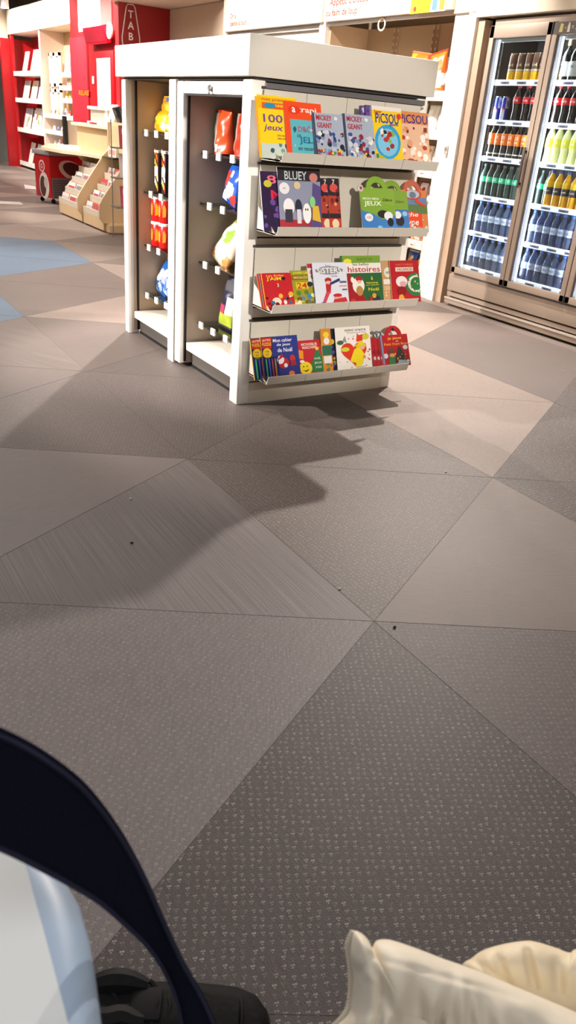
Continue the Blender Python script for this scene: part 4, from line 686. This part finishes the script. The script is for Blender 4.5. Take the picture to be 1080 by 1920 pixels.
# white frame racks + hanging packets
t = thing('card_rack', 'white open frame rack in the beige cabinet bay', 'rack', (W+.1, 15.28, 0)); 
for (y0, y1, z0, z1) in ((.0, .28, 1.5, 2.02), (.32, .6, 1.5, 2.02), (.0, .28, 1.07, 1.46), (.32, .6, 1.07, 1.46)):
    b = MB(); w_ = .05; b.box(0, y0, z0, .04, y0+w_, z1, PAPER); b.box(0, y1-w_, z0, .04, y1, z1, PAPER); b.box(0, y0, z0, .04, y1, z0+w_, PAPER); b.box(0, y0, z1-w_, .04, y1, z1, PAPER); b.build('frame', t)
b = MB(); b.box(.04, 0, 1.07, .06, .6, 2.02, mat('#d3b48c', .5)); b.build('backing', t)
for k, z in enumerate((1.66, 1.47, 1.28, 1.02, .76, .5)):
    n = 4 if k < 3 else 7
    for q in range(n):
        y = 14.15+q*(.8/n if k < 3 else 1.7/n); hh = rnd.uniform(.11, .16) if k else .34
        c = rnd.choice(['#efeae6', '#e6dfe0', '#c9bfc8', '#e8d08a', '#d8e0e6', '#c83a3a', '#7f8ab0'] if k not in (2,) else ['#f0d23a', '#efe6da', '#e8c21c'])
        t = thing('blister_pack', 'small %s packet, number %s along the %s ledge, beige cabinet' % ('pale' if c[1] in 'ecd' else 'coloured', ('one', 'two', 'three', 'four', 'five', 'six', 'seven')[q], ('top', 'second', 'third', 'fourth', 'fifth', 'sixth')[k]), 'packet', (W+.06, y, z+.002), (0, R(8), 0), 'packets in the beige cabinet bay')
        b = MB(); b.box(0, 0, 0, .02, .11, hh, mat(c, .45), .004); b.build('card', t); b = MB(); b.box(-.015, .02, hh*.15, 0, .09, hh*.6, mat(rnd.choice(['#efeae6', '#b04a4a', '#6a7090', '#d8c8b0']), .3), .005); b.build('bubble', t)
# ================================================================ ICE CREAM FREEZER
fz = thing('ice_cream_freezer', 'red chest ice cream freezer on castors beside the beige till counter', 'freezer', (3.17, 11.22, 0), (0, 0, R(13)))
b = MB(); b.box(0, 0, .07, .62, .42, .60, mat('#c4161c', .35), .02); b.build('cabinet', fz, smooth=30)
b = MB(); b.box(-.015, -.015, .60, .64, .44, .655, mat('#a9a6a8', .4), .012); b.build('lid', fz, smooth=30)
b = MB(); b.box(.03, .02, .656, .6, .21, .664, glassmat('#dfe4e6')); b.box(.03, .215, .656, .6, .4, .667, mat('#d8d8da', .3)); b.build('sliding_top', fz)
b = MB(); b.box(.02, -.006, .07, .45, .001, .33, mat('#7c7b7d', .5))
for q in range(8): b.box(.03, -.008, .09+q*.028, .44, -.006, .10+q*.028, mat('#504f52', .5))
b.build('grille', fz)
def disc(b, c, r, m, ax='x', n=20, sy=1): b.lathe([(r, 0), (r, .002)], m, n, c, axis=ax, sx=sy)
b = MB(); disc(b, (-.003, .21, .46), .075, mat('#e9dcd8', .4)); disc(b, (-.0045, .21, .46), .055, mat('#c4161c', .4)); b.text('G', (-.0052, .21, .46), (0, -1, 0), (0, 0, 1), .06, mat('#f0e6e2', .4)); b.build('round_sticker', fz)
b = MB(); b.add([(-.003, .17+.13*cos(a), .22+.17*sin(a)) for a in [2*pi*i/20 for i in range(20)]], [tuple(range(20))], mat('#e6dedb', .4)); b.add([(-.0042, .20+.08*cos(a), .21+.13*sin(a)) for a in [2*pi*i/20 for i in range(20)]], [tuple(range(20))], mat('#54342c', .4)); b.add([(-.005, .12+.05*cos(a), .26+.07*sin(a)) for a in [2*pi*i/20 for i in range(20)]], [tuple(range(20))], mat('#cfc2bc', .4)); b.build('oval_sticker', fz)
b = MB(); b.add([(.33+.20*cos(a), -.0035, .42+.12*sin(a)-.25*cos(a)*.2) for a in [2*pi*i/20 for i in range(20)]], [tuple(range(20))[::-1]], mat('#e6dedb', .4)); b.add([(.36+.17*cos(a), -.0045, .43+.09*sin(a)-.2*cos(a)*.2) for a in [2*pi*i/20 for i in range(20)]], [tuple(range(20))[::-1]], mat('#4a2c26', .4)); b.build('side_sticker', fz)
for x, y in ((.06, .06), (.56, .06), (.06, .36), (.56, .36)):
    b = MB(); b.lathe([(.028, -.012), (.03, -.008), (.03, .008), (.028, .012)], BLACK, 12, (x, y, .031), axis='y'); b.tube([(x, y, .035), (x, y, .07)], .01, STEEL); b.build('castor', fz, smooth=True)
# ================================================================ TILL COUNTER
ct = thing('till_counter', 'beige till counter with sloping newspaper racks facing the aisle', 'counter')
def board(y, th, prof, name='side_board'):
    b = MB(); b.prism([(x, y, z) for x, z in prof], (0, th, 0), BEIGE); return b.build(name, ct)
pr = [(2.97, .10), (2.93, .15), (2.93, .28), (2.97, .35), (3.25, .74), (3.31, .80), (3.31, 1.08), (3.75, 1.08), (3.75, .10)]
board(8.58, .03, pr); board(9.32, .03, pr)
pr2 = [(3.13, .06), (3.08, .12), (3.06, .22), (3.10, .32), (3.30, .54), (3.32, .60), (3.24, .68), (3.75, .68), (3.75, .06)]
board(10.25, .035, pr2)
b = MB(); b.box(3.02, 8.50, 0, 3.72, 10.2, .10, BEIGE); b.box(3.0, 8.47, .02, 3.75, 8.58, .09, BEIGE); b.build('plinth', ct)
b = MB(); b.box(3.45, 8.6, .1, 3.5, 10.25, .70, BEIGE); b.build('rear_panel', ct)
b = MB(); b.box(3.23, 9.0, .71, 3.8, 9.33, .73, glassmat('#cfd6d0')); b.build('glass_shelf', ct)
b = MB(); b.prism([(2.98, 10.9, .685), (3.05, 10.25, .685), (3.22, 9.95, .685), (3.30, 9.36, .685), (3.9, 9.36, .685), (3.9, 11.9, .685), (3.35, 11.9, .685)], (0, 0, .035), mat('#f0dcb8', .4)); b.build('worktop', ct)
b = MB(); b.box(3.36, 9.5, .72, 3.75, 10.6, 1.0, BEIGE); b.box(3.32, 9.35, 1.0, 3.8, 10.7, 1.03, mat('#f3e4c8', .4)); b.build('raised_shelf', ct)
b = MB(); b.box(3.34, 8.62, 1.05, 3.75, 9.32, 1.08, BEIGE); b.box(3.33, 8.62, .78, 3.36, 9.32, 1.05, BEIGE); b.build('near_top', ct)
steps = [(2.985, .14), (3.07, .26), (3.16, .38), (3.25, .50)]
nq = 0
for bi, (y0, y1) in enumerate(((8.62, 9.31), (9.36, 10.24))):
    for si, (x, z) in enumerate(steps):
        if bi and si == 3: pass
        b = MB(); b.box(x, y0, z, x+.012, y1, z+.06, mat('#ddd2c2', .4)); b.box(x, y0, z-.12, x+.1, y1, z, BEIGE); b.build('rack_pocket', ct)
        n = 3
        for q in range(n):
            y = y0+.02+q*(y1-y0)/n; nq += 1
            cc = ('#efe6e2', '#d8434a', '#e6dcdc')[(q+si) % 3] if bi == 0 else ('#ece6e0', '#e6e0dc', '#d9cfcb')[(q+si) % 3]
            t = thing('newspaper', '%s newspaper, %s pocket row of %s counter rack, %s' % ('red' if cc == '#d8434a' else 'white', ('lowest', 'second', 'third', 'top')[si], ('near', 'far')[bi], ('right end', 'middle', 'left end')[q]), 'newspaper', (x+.018, y, z+.002), (0, R(16), 0), 'newspapers in the counter rack')
            b = MB(); b.box(0, 0, 0, .018, (y1-y0)/n-.04, .12, mat('#cfc6c0', .6)); b.build('pages', t); b = MB(); b.box(-.002, 0, 0, -.0003, (y1-y0)/n-.04, .12, mat(cc, .5)); b.box(-.003, .01, .0, -.0021, (y1-y0)/n-.06, .08+.01*(nq % 3), mat(('#a9787c', '#8f8a8c', '#b0545a', '#c2b4b0')[nq % 4], .5)); b.build('front_page', t)
# things on the counter
t = thing('paper_stack', 'low stack of white papers on the far low end of till counter', 'paper', (3.25, 10.5, .721)); 
b = MB(); b.box(0, 0, 0, .30, .55, .03, PAPER); b.build('sheets', t); b = MB(); b.box(.03, .1, .031, .28, .42, .036, mat('#f8f6f2', .5)); b.build('top_sheet', t)
t = thing('divider_box', 'beige upright box with a black edge post on the far counter end', 'box', (3.5, 11.0, .721)); b = MB(); b.box(0, 0, 0, .25, .5, .30, mat('#a8947e', .6)); b.build('box', t); b = MB(); b.box(-.05, .42, 0, -.01, .50, .36, BLACK); b.build('post', t)
t = thing('tray_unit', 'white-topped grey box unit on the raised counter shelf', 'display unit', (3.55, 10.0, 1.031)); b = MB(); b.box(0, 0, 0, .3, .62, .16, mat('#b9b0a6', .5)); b.box(.0, .0, 0, -.005, .08, .16, PAPER); b.build('box', t); b = MB(); b.box(-.03, -.03, .16, .33, .66, .195, mat('#f4f0ea', .4), .01); b.build('lid', t, smooth=30)
t = thing('leaning_sign', 'white card sign leaning beside the card terminals', 'sign', (3.42, 9.5, 1.031), (0, R(18), 0)); b = MB(); b.box(0, 0, 0, .012, .19, .24, mat('#f8f6f2', .4)); b.build('card', t); b = MB(); b.box(-.002, .02, .03, 0, .17, .04, mat('#d8cfc8', .4)); b.build('line', t)
for k, (y, lb) in enumerate(((9.22, 'black card terminal, left of the two on the till counter'), (8.98, 'black card terminal, right of the two on the till counter'))):
    t = thing('card_terminal', lb, 'terminal', (3.42, y, 1.081), (0, R(-22), R(12*k))); b = MB(); b.box(-.02, -.06, 0, .05, .06, .16, mat('#1c1b1e', .4), .01); b.build('casing', t, smooth=30); b = MB(); b.box(-.023, -.045, .09, -.02, .045, .145, mat('#5a5f68', .2)); b.build('screen', t); b = MB()
    for i in range(3):
        for j in range(3): b.box(-.023, -.04+j*.03, .015+i*.022, -.0201, -.018+j*.03, .030+i*.022, mat('#44444a', .4))
    b.build('keypad', t)
t = thing('sweet_box', 'white display box with orange sweets on the glass counter shelf', 'box', (3.30, 9.05, .732), (0, 0, 0)); b = MB(); b.box(0, 0, 0, .16, .26, .10, mat('#f2e6d8', .5)); b.box(-.001, .03, .02, 0, .23, .07, mat('#e8a89a', .5)); b.build('carton', t)
for q in range(5): b = MB(); b.lathe([(.02, 0), (.024, .015), (.012, .03), (.004, .045)], mat('#e8822a', .4), 8, (.05+.03*(q % 2), .03+q*.05, .10)); b.build('sweet', t, smooth=True)
t = thing('flyer_pile', 'white leaflets with a red stripe on the raised counter shelf', 'leaflets', (3.33, 9.75, 1.031)); b = MB(); b.box(0, 0, 0, .28, .35, .035, mat('#f6f2ee', .5)); b.build('leaflets', t); b = MB(); b.box(-.003, 0, .008, 0, .26, .024, mat('#c0202c', .5)); b.build('stripe', t)
t = thing('wire_rack', 'narrow glass and steel side rack just left of the gondola edge', 'rack'); q0 = aty(219, 330, 8.3)
b = MB(); b.tube([(q0.x-.05, 8.3, 0), (q0.x-.05, 8.3, 1.12)], .006, STEEL); b.tube([(q0.x+.25, 8.3, 0), (q0.x+.25, 8.3, 1.12)], .006, STEEL); b.build('frame', t)
for z in (.30, .58, .86): b = MB(); b.box(q0.x-.06, 8.16, z, q0.x+.26, 8.32, z+.012, mat('#77736f', .3)); b.build('shelf', t)
for k, z in enumerate((.312, .592, .872)):
    t = thing('magazine', 'pink and white magazine on the %s shelf of the narrow side rack' % ('lowest', 'middle', 'top')[k], 'magazine', (q0.x, 8.2, z+.001), (R(-8), 0, 0)); b = MB(); b.box(0, 0, 0, .18, .01, .2, PAPER); b.build('pages', t); b = MB(); b.box(0, -.002, 0, .18, 0, .2, mat(('#c9566a', '#e6d8d8', '#b8484e')[k], .4)); b.box(.03, -.003, .12, .15, -.002, .17, mat('#efe6e4', .4)); b.build('cover', t)
# floor signs
for (pts, lb) in (([(45, 346), (66, 350), (68, 355), (47, 354)], 'white floor sticker in front of the magazine cabinet'), ([(-30, 376), (38, 379), (44, 384), (-30, 381)], 'white floor stripe near the left picture edge')):
    P = [atz(x, y, .001) for x, y in pts]; b = MB(); b.prism(P, (0, 0, .002), mat('#d6d0cc', .5)); tag(b.build('floor_sticker'), lb, 'sticker')
# crumbs
for (x, y, c, lb) in ((247, 1018, '#2a2422', 'dark crumb on the striped carpet tile'), (740, 1176, '#221c1a', 'dark crumb right of the carpet tile corner'), (637, 1104, '#e6e2dc', 'white crumb on the dotted tile edge'), (245, 935, '#e6e2dc', 'white crumb at the upper striped tile edge'), (836, 885, '#ded8d0', 'white crumb near the rhombus tile edge'), (1058, 696, '#ded8d0', 'white crumb in front of the drinks cooler')):
    p = atz(x, y, .002); b = MB(); b.lathe([(.0015, -.002), (.004, 0), (.003, .003), (.001, .004)], mat(c, .7), 7, tuple(p), sx=1.4); tag(b.build('crumb'), lb, 'crumb')
# ceiling lamp at far left
lp = atx(9, 14, W-.45); t = thing('ceiling_spotlight', 'bright round ceiling spotlight at the far left', 'lamp', tuple(lp)); b = MB(); b.lathe([(.07, 0), (.07, .14), (.03, .17)], mat('#c8c4c0', .4), 14); b.tube([(0, 0, .16), (0, 0, 3.1-lp.z)], .012, STEEL); b.build('housing', t, smooth=True); b = MB(); b.lathe([(.065, -.012), (.068, -.002)], mat('#fff8ee', .4, emit=14), 14); b.build('bulb', t)
# ================================================================ FOREGROUND
# strap
def interp(tab, t):
    n = len(tab)-1; f = min(max(t*n, 0), n-1e-6); i = int(f); a = f-i
    p0, p1, p2, p3 = tab[max(i-1, 0)], tab[i], tab[i+1], tab[min(i+2, n)]
    return [(.5*(2*b_+(-a_+c_)*a+(2*a_-5*b_+4*c_-d_)*a*a+(-a_+3*b_-3*c_+d_)*a**3)) for a_, b_, c_, d_ in zip(p0, p1, p2, p3)]
outer = [(-150, 1325), (-60, 1342), (20, 1372), (90, 1412), (160, 1468), (220, 1545), (268, 1630), (308, 1720), (345, 1800), (384, 1870), (415, 1945), (440, 2040)]
inner = [(-150, 1545), (-60, 1570), (15, 1600), (75, 1630), (135, 1662), (190, 1695), (238, 1735), (280, 1775), (312, 1825), (333, 1880), (343, 1950), (350, 2040)]
b = MB(); n = 60; vs = []; K = 12
for i in range(n+1):
    t_ = i/n; o = interp(outer, t_); q = interp(inner, t_); D = .36+.34*t_**1.3
    po = atd(o[0], o[1], D); pi_ = atd(q[0], q[1], D*1.02); nrm = -FW; wdt = (po-pi_).length; thk = min(.006, wdt*.16)
    for k in range(K):
        a = 2*pi*k/K; s = .5+.5*cos(a); c = pi_.lerp(po, s); bulge = .10*wdt*sin(pi*s)
        vs.append(c+nrm*(thk*sin(a)*(1+.12*sin(23*t_+3*s))-bulge))
fs = [(i*K+k, i*K+(k+1) % K, (i+1)*K+(k+1) % K, (i+1)*K+k) for i in range(n) for k in range(K)]+[tuple(range(K))[::-1], tuple(n*K+k for k in range(K))]
VEL = mat('#131527', .9, noise=.25, scale=400, bump=.3, spec=.12)
b.add(vs, fs, VEL); t = thing('strap', 'dark navy webbing strap arching blurred over the lower left corner', 'strap', (0, 0, 0)); b.build('webbing', t, smooth=True)
b = MB()
for side, tb in ((.045, None), (.955, None)):
    pts = []
    for i in range(n+1):
        t_ = i/n; o = interp(outer, t_); q = interp(inner, t_); D = .36+.34*t_**1.3; po = atd(o[0], o[1], D); pi_ = atd(q[0], q[1], D*1.02); pts.append(pi_.lerp(po, side)-FW*.0035)
    b.tube(pts, .0016, mat('#1d2140', .9, noise=.2), 5)
b.build('edge_binding', t, smooth=True)
# pale case
r0 = [(-420, 1470), (-200, 1515), (-60, 1562), (10, 1590), (42, 1608), (52, 1635), (66, 1688), (84, 1752), (104, 1828), (131, 1930), (185, 2150), (-420, 2150)]
r1 = [(-420, 1466), (-200, 1510), (-55, 1556), (25, 1586), (72, 1606), (118, 1644), (150, 1698), (168, 1762), (180, 1835), (192, 1930), (215, 2150), (-420, 2160)]
Z0 = .74; T0 = [atz(x, y, Z0) for x, y in r0]; T1 = [atz(x, y, Z0-.018) for x, y in r1]
t = thing('hard_case', 'white-topped case with a pale blue rounded side, lower left corner', 'case')
b = MB(); WC = mat('#dee2e1', .5, noise=.02, scale=6); BC = mat('#9db2c9', .4, noise=.05, scale=10)
nn_ = len(T0); b.add(T0, [tuple(range(nn_))], WC); o = b.build('white_lid', t)
b = MB(); rings = [T0]
for s in (.15, .4, .7, .9, 1):
    rings.append([a.lerp(c, math.sin(s*pi/2)) .lerp(V3((c.x, c.y, 0)), 0) for a, c in zip(T0, T1)])
for q, s in zip(rings[1:], (.15, .4, .7, .9, 1)):
    for i, v in enumerate(q): v.z = Z0-.018*(1-cos(s*pi/2))-.004*s
cen = sum(T1, V3())/nn_
for dz, sc in ((.03, 1.0), (.10, .995), (.3, .985), (Z0-.021, .97)): rings.append([V3((cen.x+(v.x-cen.x)*sc, cen.y+(v.y-cen.y)*sc, Z0-.022-dz)) for v in T1])
rings[-1] = [V3((v.x, v.y, 0)) for v in rings[-1]]
vs = [v for r_ in rings for v in r_]; fs = [(i*nn_+k, (i+1)*nn_+k, (i+1)*nn_+(k+1) % nn_, i*nn_+(k+1) % nn_) for i in range(len(rings)-1) for k in range(nn_)]; fs.append(tuple((len(rings)-1)*nn_+k for k in range(nn_)))
b.add(vs, fs, BC); b.build('blue_shell', t, smooth=60)
# cream padded jacket
def puff(name, poly, spine, D, T, parent, m, wr, seed):
    P = []; N_ = len(poly); S_ = 10*N_
    for i in range(S_):
        f = i/10; k = int(f); a = f-k; p0, p1, p2, p3 = [poly[(k+o_) % N_] for o_ in (-1, 0, 1, 2)]
        P.append([.5*(2*y_+(-x_+z_)*a+(2*x_-5*y_+4*z_-w_)*a*a+(-x_+3*y_-3*z_+w_)*a**3) for x_, y_, z_, w_ in zip(p0, p1, p2, p3)])
    Rn = 26; b = MB(); vs = []
    sx0, sy0, sx1, sy1 = spine; dx, dy = sx1-sx0, sy1-sy0
    for sgn in (-1, 1):
        for r_ in range(Rn+1):
            tt = r_/Rn
            for x, y in P:
                s = min(1, max(0, ((x-sx0)*dx+(y-sy0)*dy)/(dx*dx+dy*dy))); cx_, cy_ = sx0+dx*s, sy0+dy*s
                e = tt; xx = x+(cx_-x)*e; yy = y+(cy_-y)*e
                dep = T*math.sqrt(max(0, 1-(1-min(1, tt*1.25))**2))
                w_ = wr(xx, yy)*min(1, tt*5)
                vs.append(atd(xx, yy, D+sgn*dep*(1 if sgn > 0 else 1)+(w_ if sgn < 0 else 0)))
    nS = S_
    for h_ in (0, 1):
        o_ = h_*(Rn+1)*nS
        for r_ in range(Rn):
            for k in range(nS):
                f = (o_+r_*nS+k, o_+r_*nS+(k+1) % nS, o_+(r_+1)*nS+(k+1) % nS, o_+(r_+1)*nS+k); b.f.append(f[::-1] if h_ == 0 else f); b.m.append(0)
    b.mi(m); b.v = [tuple(v) for v in vs]
    o = b.build(name, parent); weld(o, .00002); return o
CR = mat('#e9dec8', .6, noise=.04, scale=25, bump=.25)
jk = thing('padded_jacket', 'cream padded jacket bunched up in the lower right corner', 'jacket')
fp = [(662, 1748), (676, 1749), (690, 1762), (697, 1778), (706, 1764), (730, 1762), (775, 1776), (830, 1797), (890, 1818), (950, 1843), (1010, 1868), (1080, 1898), (1180, 1945), (1200, 2120), (700, 2120), (615, 1990), (622, 1935), (652, 1900), (660, 1860), (661, 1820), (655, 1785)]
def wf(x, y):
    s = 0
    for (ax, ay, ln, wd, am, an) in ((700, 1800, 130, 12, .006, 1.25), (780, 1835, 120, 15, .007, 1.45), (850, 1850, 100, 13, .008, 1.6), (905, 1880, 110, 12, .006, 1.3), (740, 1890, 80, 12, -.005, 2.0), (960, 1900, 90, 14, .006, 1.2), (830, 1890, 70, 10, .012, 1.75), (715, 1850, 100, 9, .007, 1.7), (880, 1865, 90, 8, .007, 1.5), (690, 1800, 60, 7, .005, 2.2), (1010, 1930, 100, 14, .005, 1.0)):
        u = (x-ax)*cos(an)+(y-ay)*sin(an); v = -(x-ax)*sin(an)+(y-ay)*cos(an)
        s += am*math.exp(-(v/wd)**2)*math.exp(-((u-ln/2)/(ln*.6))**2)
    # seam line parallel to the upper edge
    d = (y-(1795+(x-700)*.275)); s += .0016*math.exp(-(d/6)**2)*(1+.35*sin(x*.1+sin(x*.03)*2)) if x > 690 else 0
    return s+.0012*sin(x*.05+y*.03)
puff('front_panel', fp, (760, 1900, 1050, 2010), .60, .045, jk, CR, wf, 1)
rp = [(868, 1812), (885, 1796), (905, 1782), (940, 1771), (985, 1764), (1010, 1767), (1045, 1778), (1068, 1786), (1090, 1780), (1200, 1800), (1230, 2000), (1080, 2000), (960, 1900), (900, 1850)]
def wr2(x, y):
    s = 0
    for (ax, ay, ln, wd, am, an) in ((985, 1768, 90, 8, .008, 1.35), (930, 1790, 60, 10, .006, 1.2), (1045, 1800, 70, 12, .006, 1.5), (900, 1810, 60, 8, .005, .6)):
        u = (x-ax)*cos(an)+(y-ay)*sin(an); v = -(x-ax)*sin(an)+(y-ay)*cos(an); s += am*math.exp(-(v/wd)**2)*math.exp(-((u-ln/2)/(ln*.6))**2)
    return s
puff('rear_fold', rp, (980, 1850, 1150, 1880), .68, .035, jk, mat('#ead9b8', .6, noise=.04, scale=25, bump=.25), wr2, 2)
zp = [(664, 1746), (655, 1768), (657, 1790), (660, 1815), (661, 1840), (660, 1865), (654, 1893), (640, 1912), (622, 1930), (612, 1960)]
zi = thing('x', 'x', 'x'); bpy.data.objects.remove(zi)
b = MB(); pts = []
for i in range(120): p = interp(zp, i/119); pts.append(atd(p[0]-1, p[1], .598))
b.tube(pts, .0016, mat('#d8cdb8', .6), 6); z_ = b.build('zip_tape', jk, smooth=True)
b = MB()
for i in range(0, 120, 3):
    p = pts[i]-RT*.0020; b.lathe([(.0006, -.0008), (.0013, 0), (.0006, .0008)], mat('#cfc4ae', .5), 6, tuple(p))
b.build('zip_teeth', z_)
# black sneaker
t = thing('sneaker', 'black low sneaker on the carpet at the bottom edge behind the strap', 'shoe')
pa = atz(150, 1925, 0); pb = atz(505, 1925, 0); d = (pb-pa); L_ = d.length; yaw = math.atan2(d.y, d.x); t.location = pa; t.rotation_euler = (0, 0, yaw)
SN = mat('#0a0a0b', .7, noise=.3, scale=60, bump=.2, spec=.25); SN2 = mat('#0e0e10', .7, noise=.2, scale=80, spec=.25); SO = mat('#0b0b0c', .6)
secs = [(0, .030, .075, .0), (.04, .038, .086, 0), (.12, .043, .092, 0), (.25, .043, .092, 0), (.4, .043, .088, .003), (.55, .045, .082, .005), (.7, .048, .066, .006), (.82, .047, .056, .006), (.92, .040, .048, .004), (.98, .024, .036, .002), (1.0, .008, .022, 0)]
def loft(secs, m, z0, nm, par, infl=0, u0=0, u1=1, lo=-1, hi=1):
    b = MB(); K = 20; vs = []
    for (s, w_, h_, off) in secs:
        for k in range(K):
            a = 2*pi*k/K; ca, sa = cos(a), sin(a); y = (w_+infl)*math.copysign(abs(ca)**.75, ca)+off; z = z0+(h_-z0+infl)*(.5+.5*math.copysign(abs(sa)**.85, sa))
            vs.append((s*L_, y-.02, z+.0015*sin(40*s+5*a)))
    fs = [(i*K+k, i*K+(k+1) % K, (i+1)*K+(k+1) % K, (i+1)*K+k) for i in range(len(secs)-1) for k in range(K)]+[tuple(range(K))[::-1], tuple((len(secs)-1)*K+k for k in range(K))]
    b.add(vs, fs, m); return b.build(nm, par, smooth=60)
loft(secs, SN, .02, 'upper', t)
b = MB(); oc = [((s*L_), w_+.006) for s, w_, h_, o_ in secs]; poly = [(x, y-.02) for x, y in oc]+[(x, -y-.02) for x, y in oc[::-1]]
b.prism([(x, y, 0) for x, y in poly], (0, 0, .026), SO); b.build('sole', t)
for (s0_, s1_, zz) in ((.10, .34, .0955), (.36, .50, .092)):
    b = MB(); b.tube([(L_*(s0_+(s1_-s0_)*i/10), -.02+.03*cos(pi*i/10), zz-.018*(i/10)) for i in range(11)], .004, SN2, 6); b.build('overlay', t, smooth=True)
for q in range(5):
    b = MB(); x = L_*(.40+.065*q); zz = .091-.0085*q; b.tube([(x-.004, -.055, zz-.014), (x, -.035, zz-.001), (x+.003, -.02, zz+.001), (x, -.005, zz-.001), (x-.004, .015, zz-.014)], .0032, SN2, 6); b.build('lace', t, smooth=True)
b = MB(); b.tube([(L_*.80+.012*cos(a), -.015+.046*sin(a), .058-.022*abs(sin(a))**2) for a in [R(x) for x in range(-80, 81, 10)]], .003, SN2, 6); b.build('toe_seam', t, smooth=True)
b = MB(); b.tube([(L_*(.05+.30*i/12), -.040+.002*sin(i), .084+.004*sin(pi*i/12)) for i in range(13)], [.010+.007*sin(pi*i/12) for i in range(13)], SN2, 8); b.build('padded_collar', t, smooth=True)
b = MB(); b.tube([(L_*(.05+.30*i/12), .006+.004*sin(pi*i/12), .086+.005*sin(pi*i/12)) for i in range(13)], [.010+.008*sin(pi*i/12) for i in range(13)], SN, 8); b.build('padded_collar', t, smooth=True)
b = MB(); b.box(L_*.27, -.045, .068, L_*.44, .005, .094, SN2, .012); b.build('tongue', t, smooth=True)
# ================================================================ LIGHTS
def spot(loc, tgt, power, size=70, blend=.4, rad=.03, col=(1, .90, .78)):
    l = bpy.data.lights.new('unseen_spot', 'SPOT'); l.energy = power; l.spot_size = R(size); l.spot_blend = blend; l.shadow_soft_size = rad; l.color = col
    o = bpy.data.objects.new('unseen_spot', l); COL.objects.link(o); o.location = loc; o.rotation_euler = (V3(tgt)-V3(loc)).to_track_quat('-Z', 'Y').to_euler(); return o
def area(loc, tgt, power, sx, sy, col=(1, .93, .85)):
    l = bpy.data.lights.new('fill_area', 'AREA'); l.energy = power; l.shape = 'RECTANGLE'; l.size = sx; l.size_y = sy; l.color = col
    o = bpy.data.objects.new('fill_area', l); COL.objects.link(o); o.location = loc; o.rotation_euler = (V3(tgt)-V3(loc)).to_track_quat('-Z', 'Y').to_euler(); return o
WM = (1, .90, .82)
spot((3.83, 3.9, 2.45), (2.4, 2.2, 0), 430, 125, .5, .02, WM)           # casts the magazine shadows
spot((3.35, 5.1, 2.7), (2.4, 2.6, 0), 110, 110, .5, .03, WM)
spot((2.9, 6.2, 2.75), (1.0, 4.8, 0), 480, 115, .4, .03, WM)           # left floor
spot((.2, 5.6, 2.9), (1.7, 4.0, .9), 330, 48, .35, .04, WM)             # gondola flank
spot((.0, 4.4, 2.9), (1.7, 3.6, 1.0), 170, 36, .35, .04, WM)
spot((-3.6, 5.2, 2.8), (1.7, 4.0, .85), 2300, 27, .5, .06, WM)  # low unseen spot added to whiten the flank while sparing the floor
spot((-3.6, 4.4, 2.8), (1.7, 3.75, .85), 1100, 18, .5, .06, WM)  # second low spot added for the flank, kept narrow
spot((1.5, -2.6, 2.8), (2.15, 3.05, .92), 1200, 16.5, .4, .10, (1, .92, .83))   # unseen narrow spot added to brighten the gondola end
for y in (5.4, 6.6, 7.9): spot((3.2, y, 2.95), (4.6, y, 1.4), 330, 85, .5, .04, WM)   # wall washers over the snack bays
for y in (1.5, 3.2, 4.9): spot((3.2, y, 2.95), (4.5, y, 2.1), 110, 60, .5, .04, WM)
for y in (11.2, 12.6, 14.5, 15.8, 17.2): spot((3.0, y, 3.0), (4.6, y, 1.5), 430, 90, .5, .05, WM)
spot((2.2, 9.6, 3.0), (3.4, 9.8, .7), 420, 60, .5, .05, WM)
area((1.4, 9.0, 3.05), (1.4, 9.0, 0), 150, 3, 5, (1, .9, .8)); area((1.0, 15, 3.05), (1, 15, 0), 150, 3, 5, (1, .92, .84))  # unseen area lamps added as ambient fill along the aisle
area((-.6, 2.2, 3.05), (-.3, 2.2, 0), 55, 2.5, 3.5, (.96, .97, 1)); area((0.2, -1.2, 3.05), (.2, -1, 0), 45, 3, 2, (.96, .97, 1))  # cool fill lamps added above the foreground
for k in range(3): # cooler interior: area lamps added to carry the strip light
    o = area((W+.06, DY[k]-.06, 1.1), (W+.30, DY[k]-.45, 1.1), 5, .03, 1.5, (.86, .90, 1)); 
    o = area((W+.06, DY[k+1]+.06, 1.1), (W+.30, DY[k+1]+.40, 1.1), 6.5, .03, 1.5, (.86, .90, 1))
w = bpy.data.worlds.new('world'); SC.world = w; w.use_nodes = True; w.node_tree.nodes['Background'].inputs[0].default_value = (.9, .88, .86, 1); w.node_tree.nodes['Background'].inputs[1].default_value = .05
SC.view_settings.view_transform = 'Standard'; SC.view_settings.look = 'None'; SC.view_settings.exposure = 0.0; SC.view_settings.gamma = 1; SC.view_settings.use_curve_mapping = False
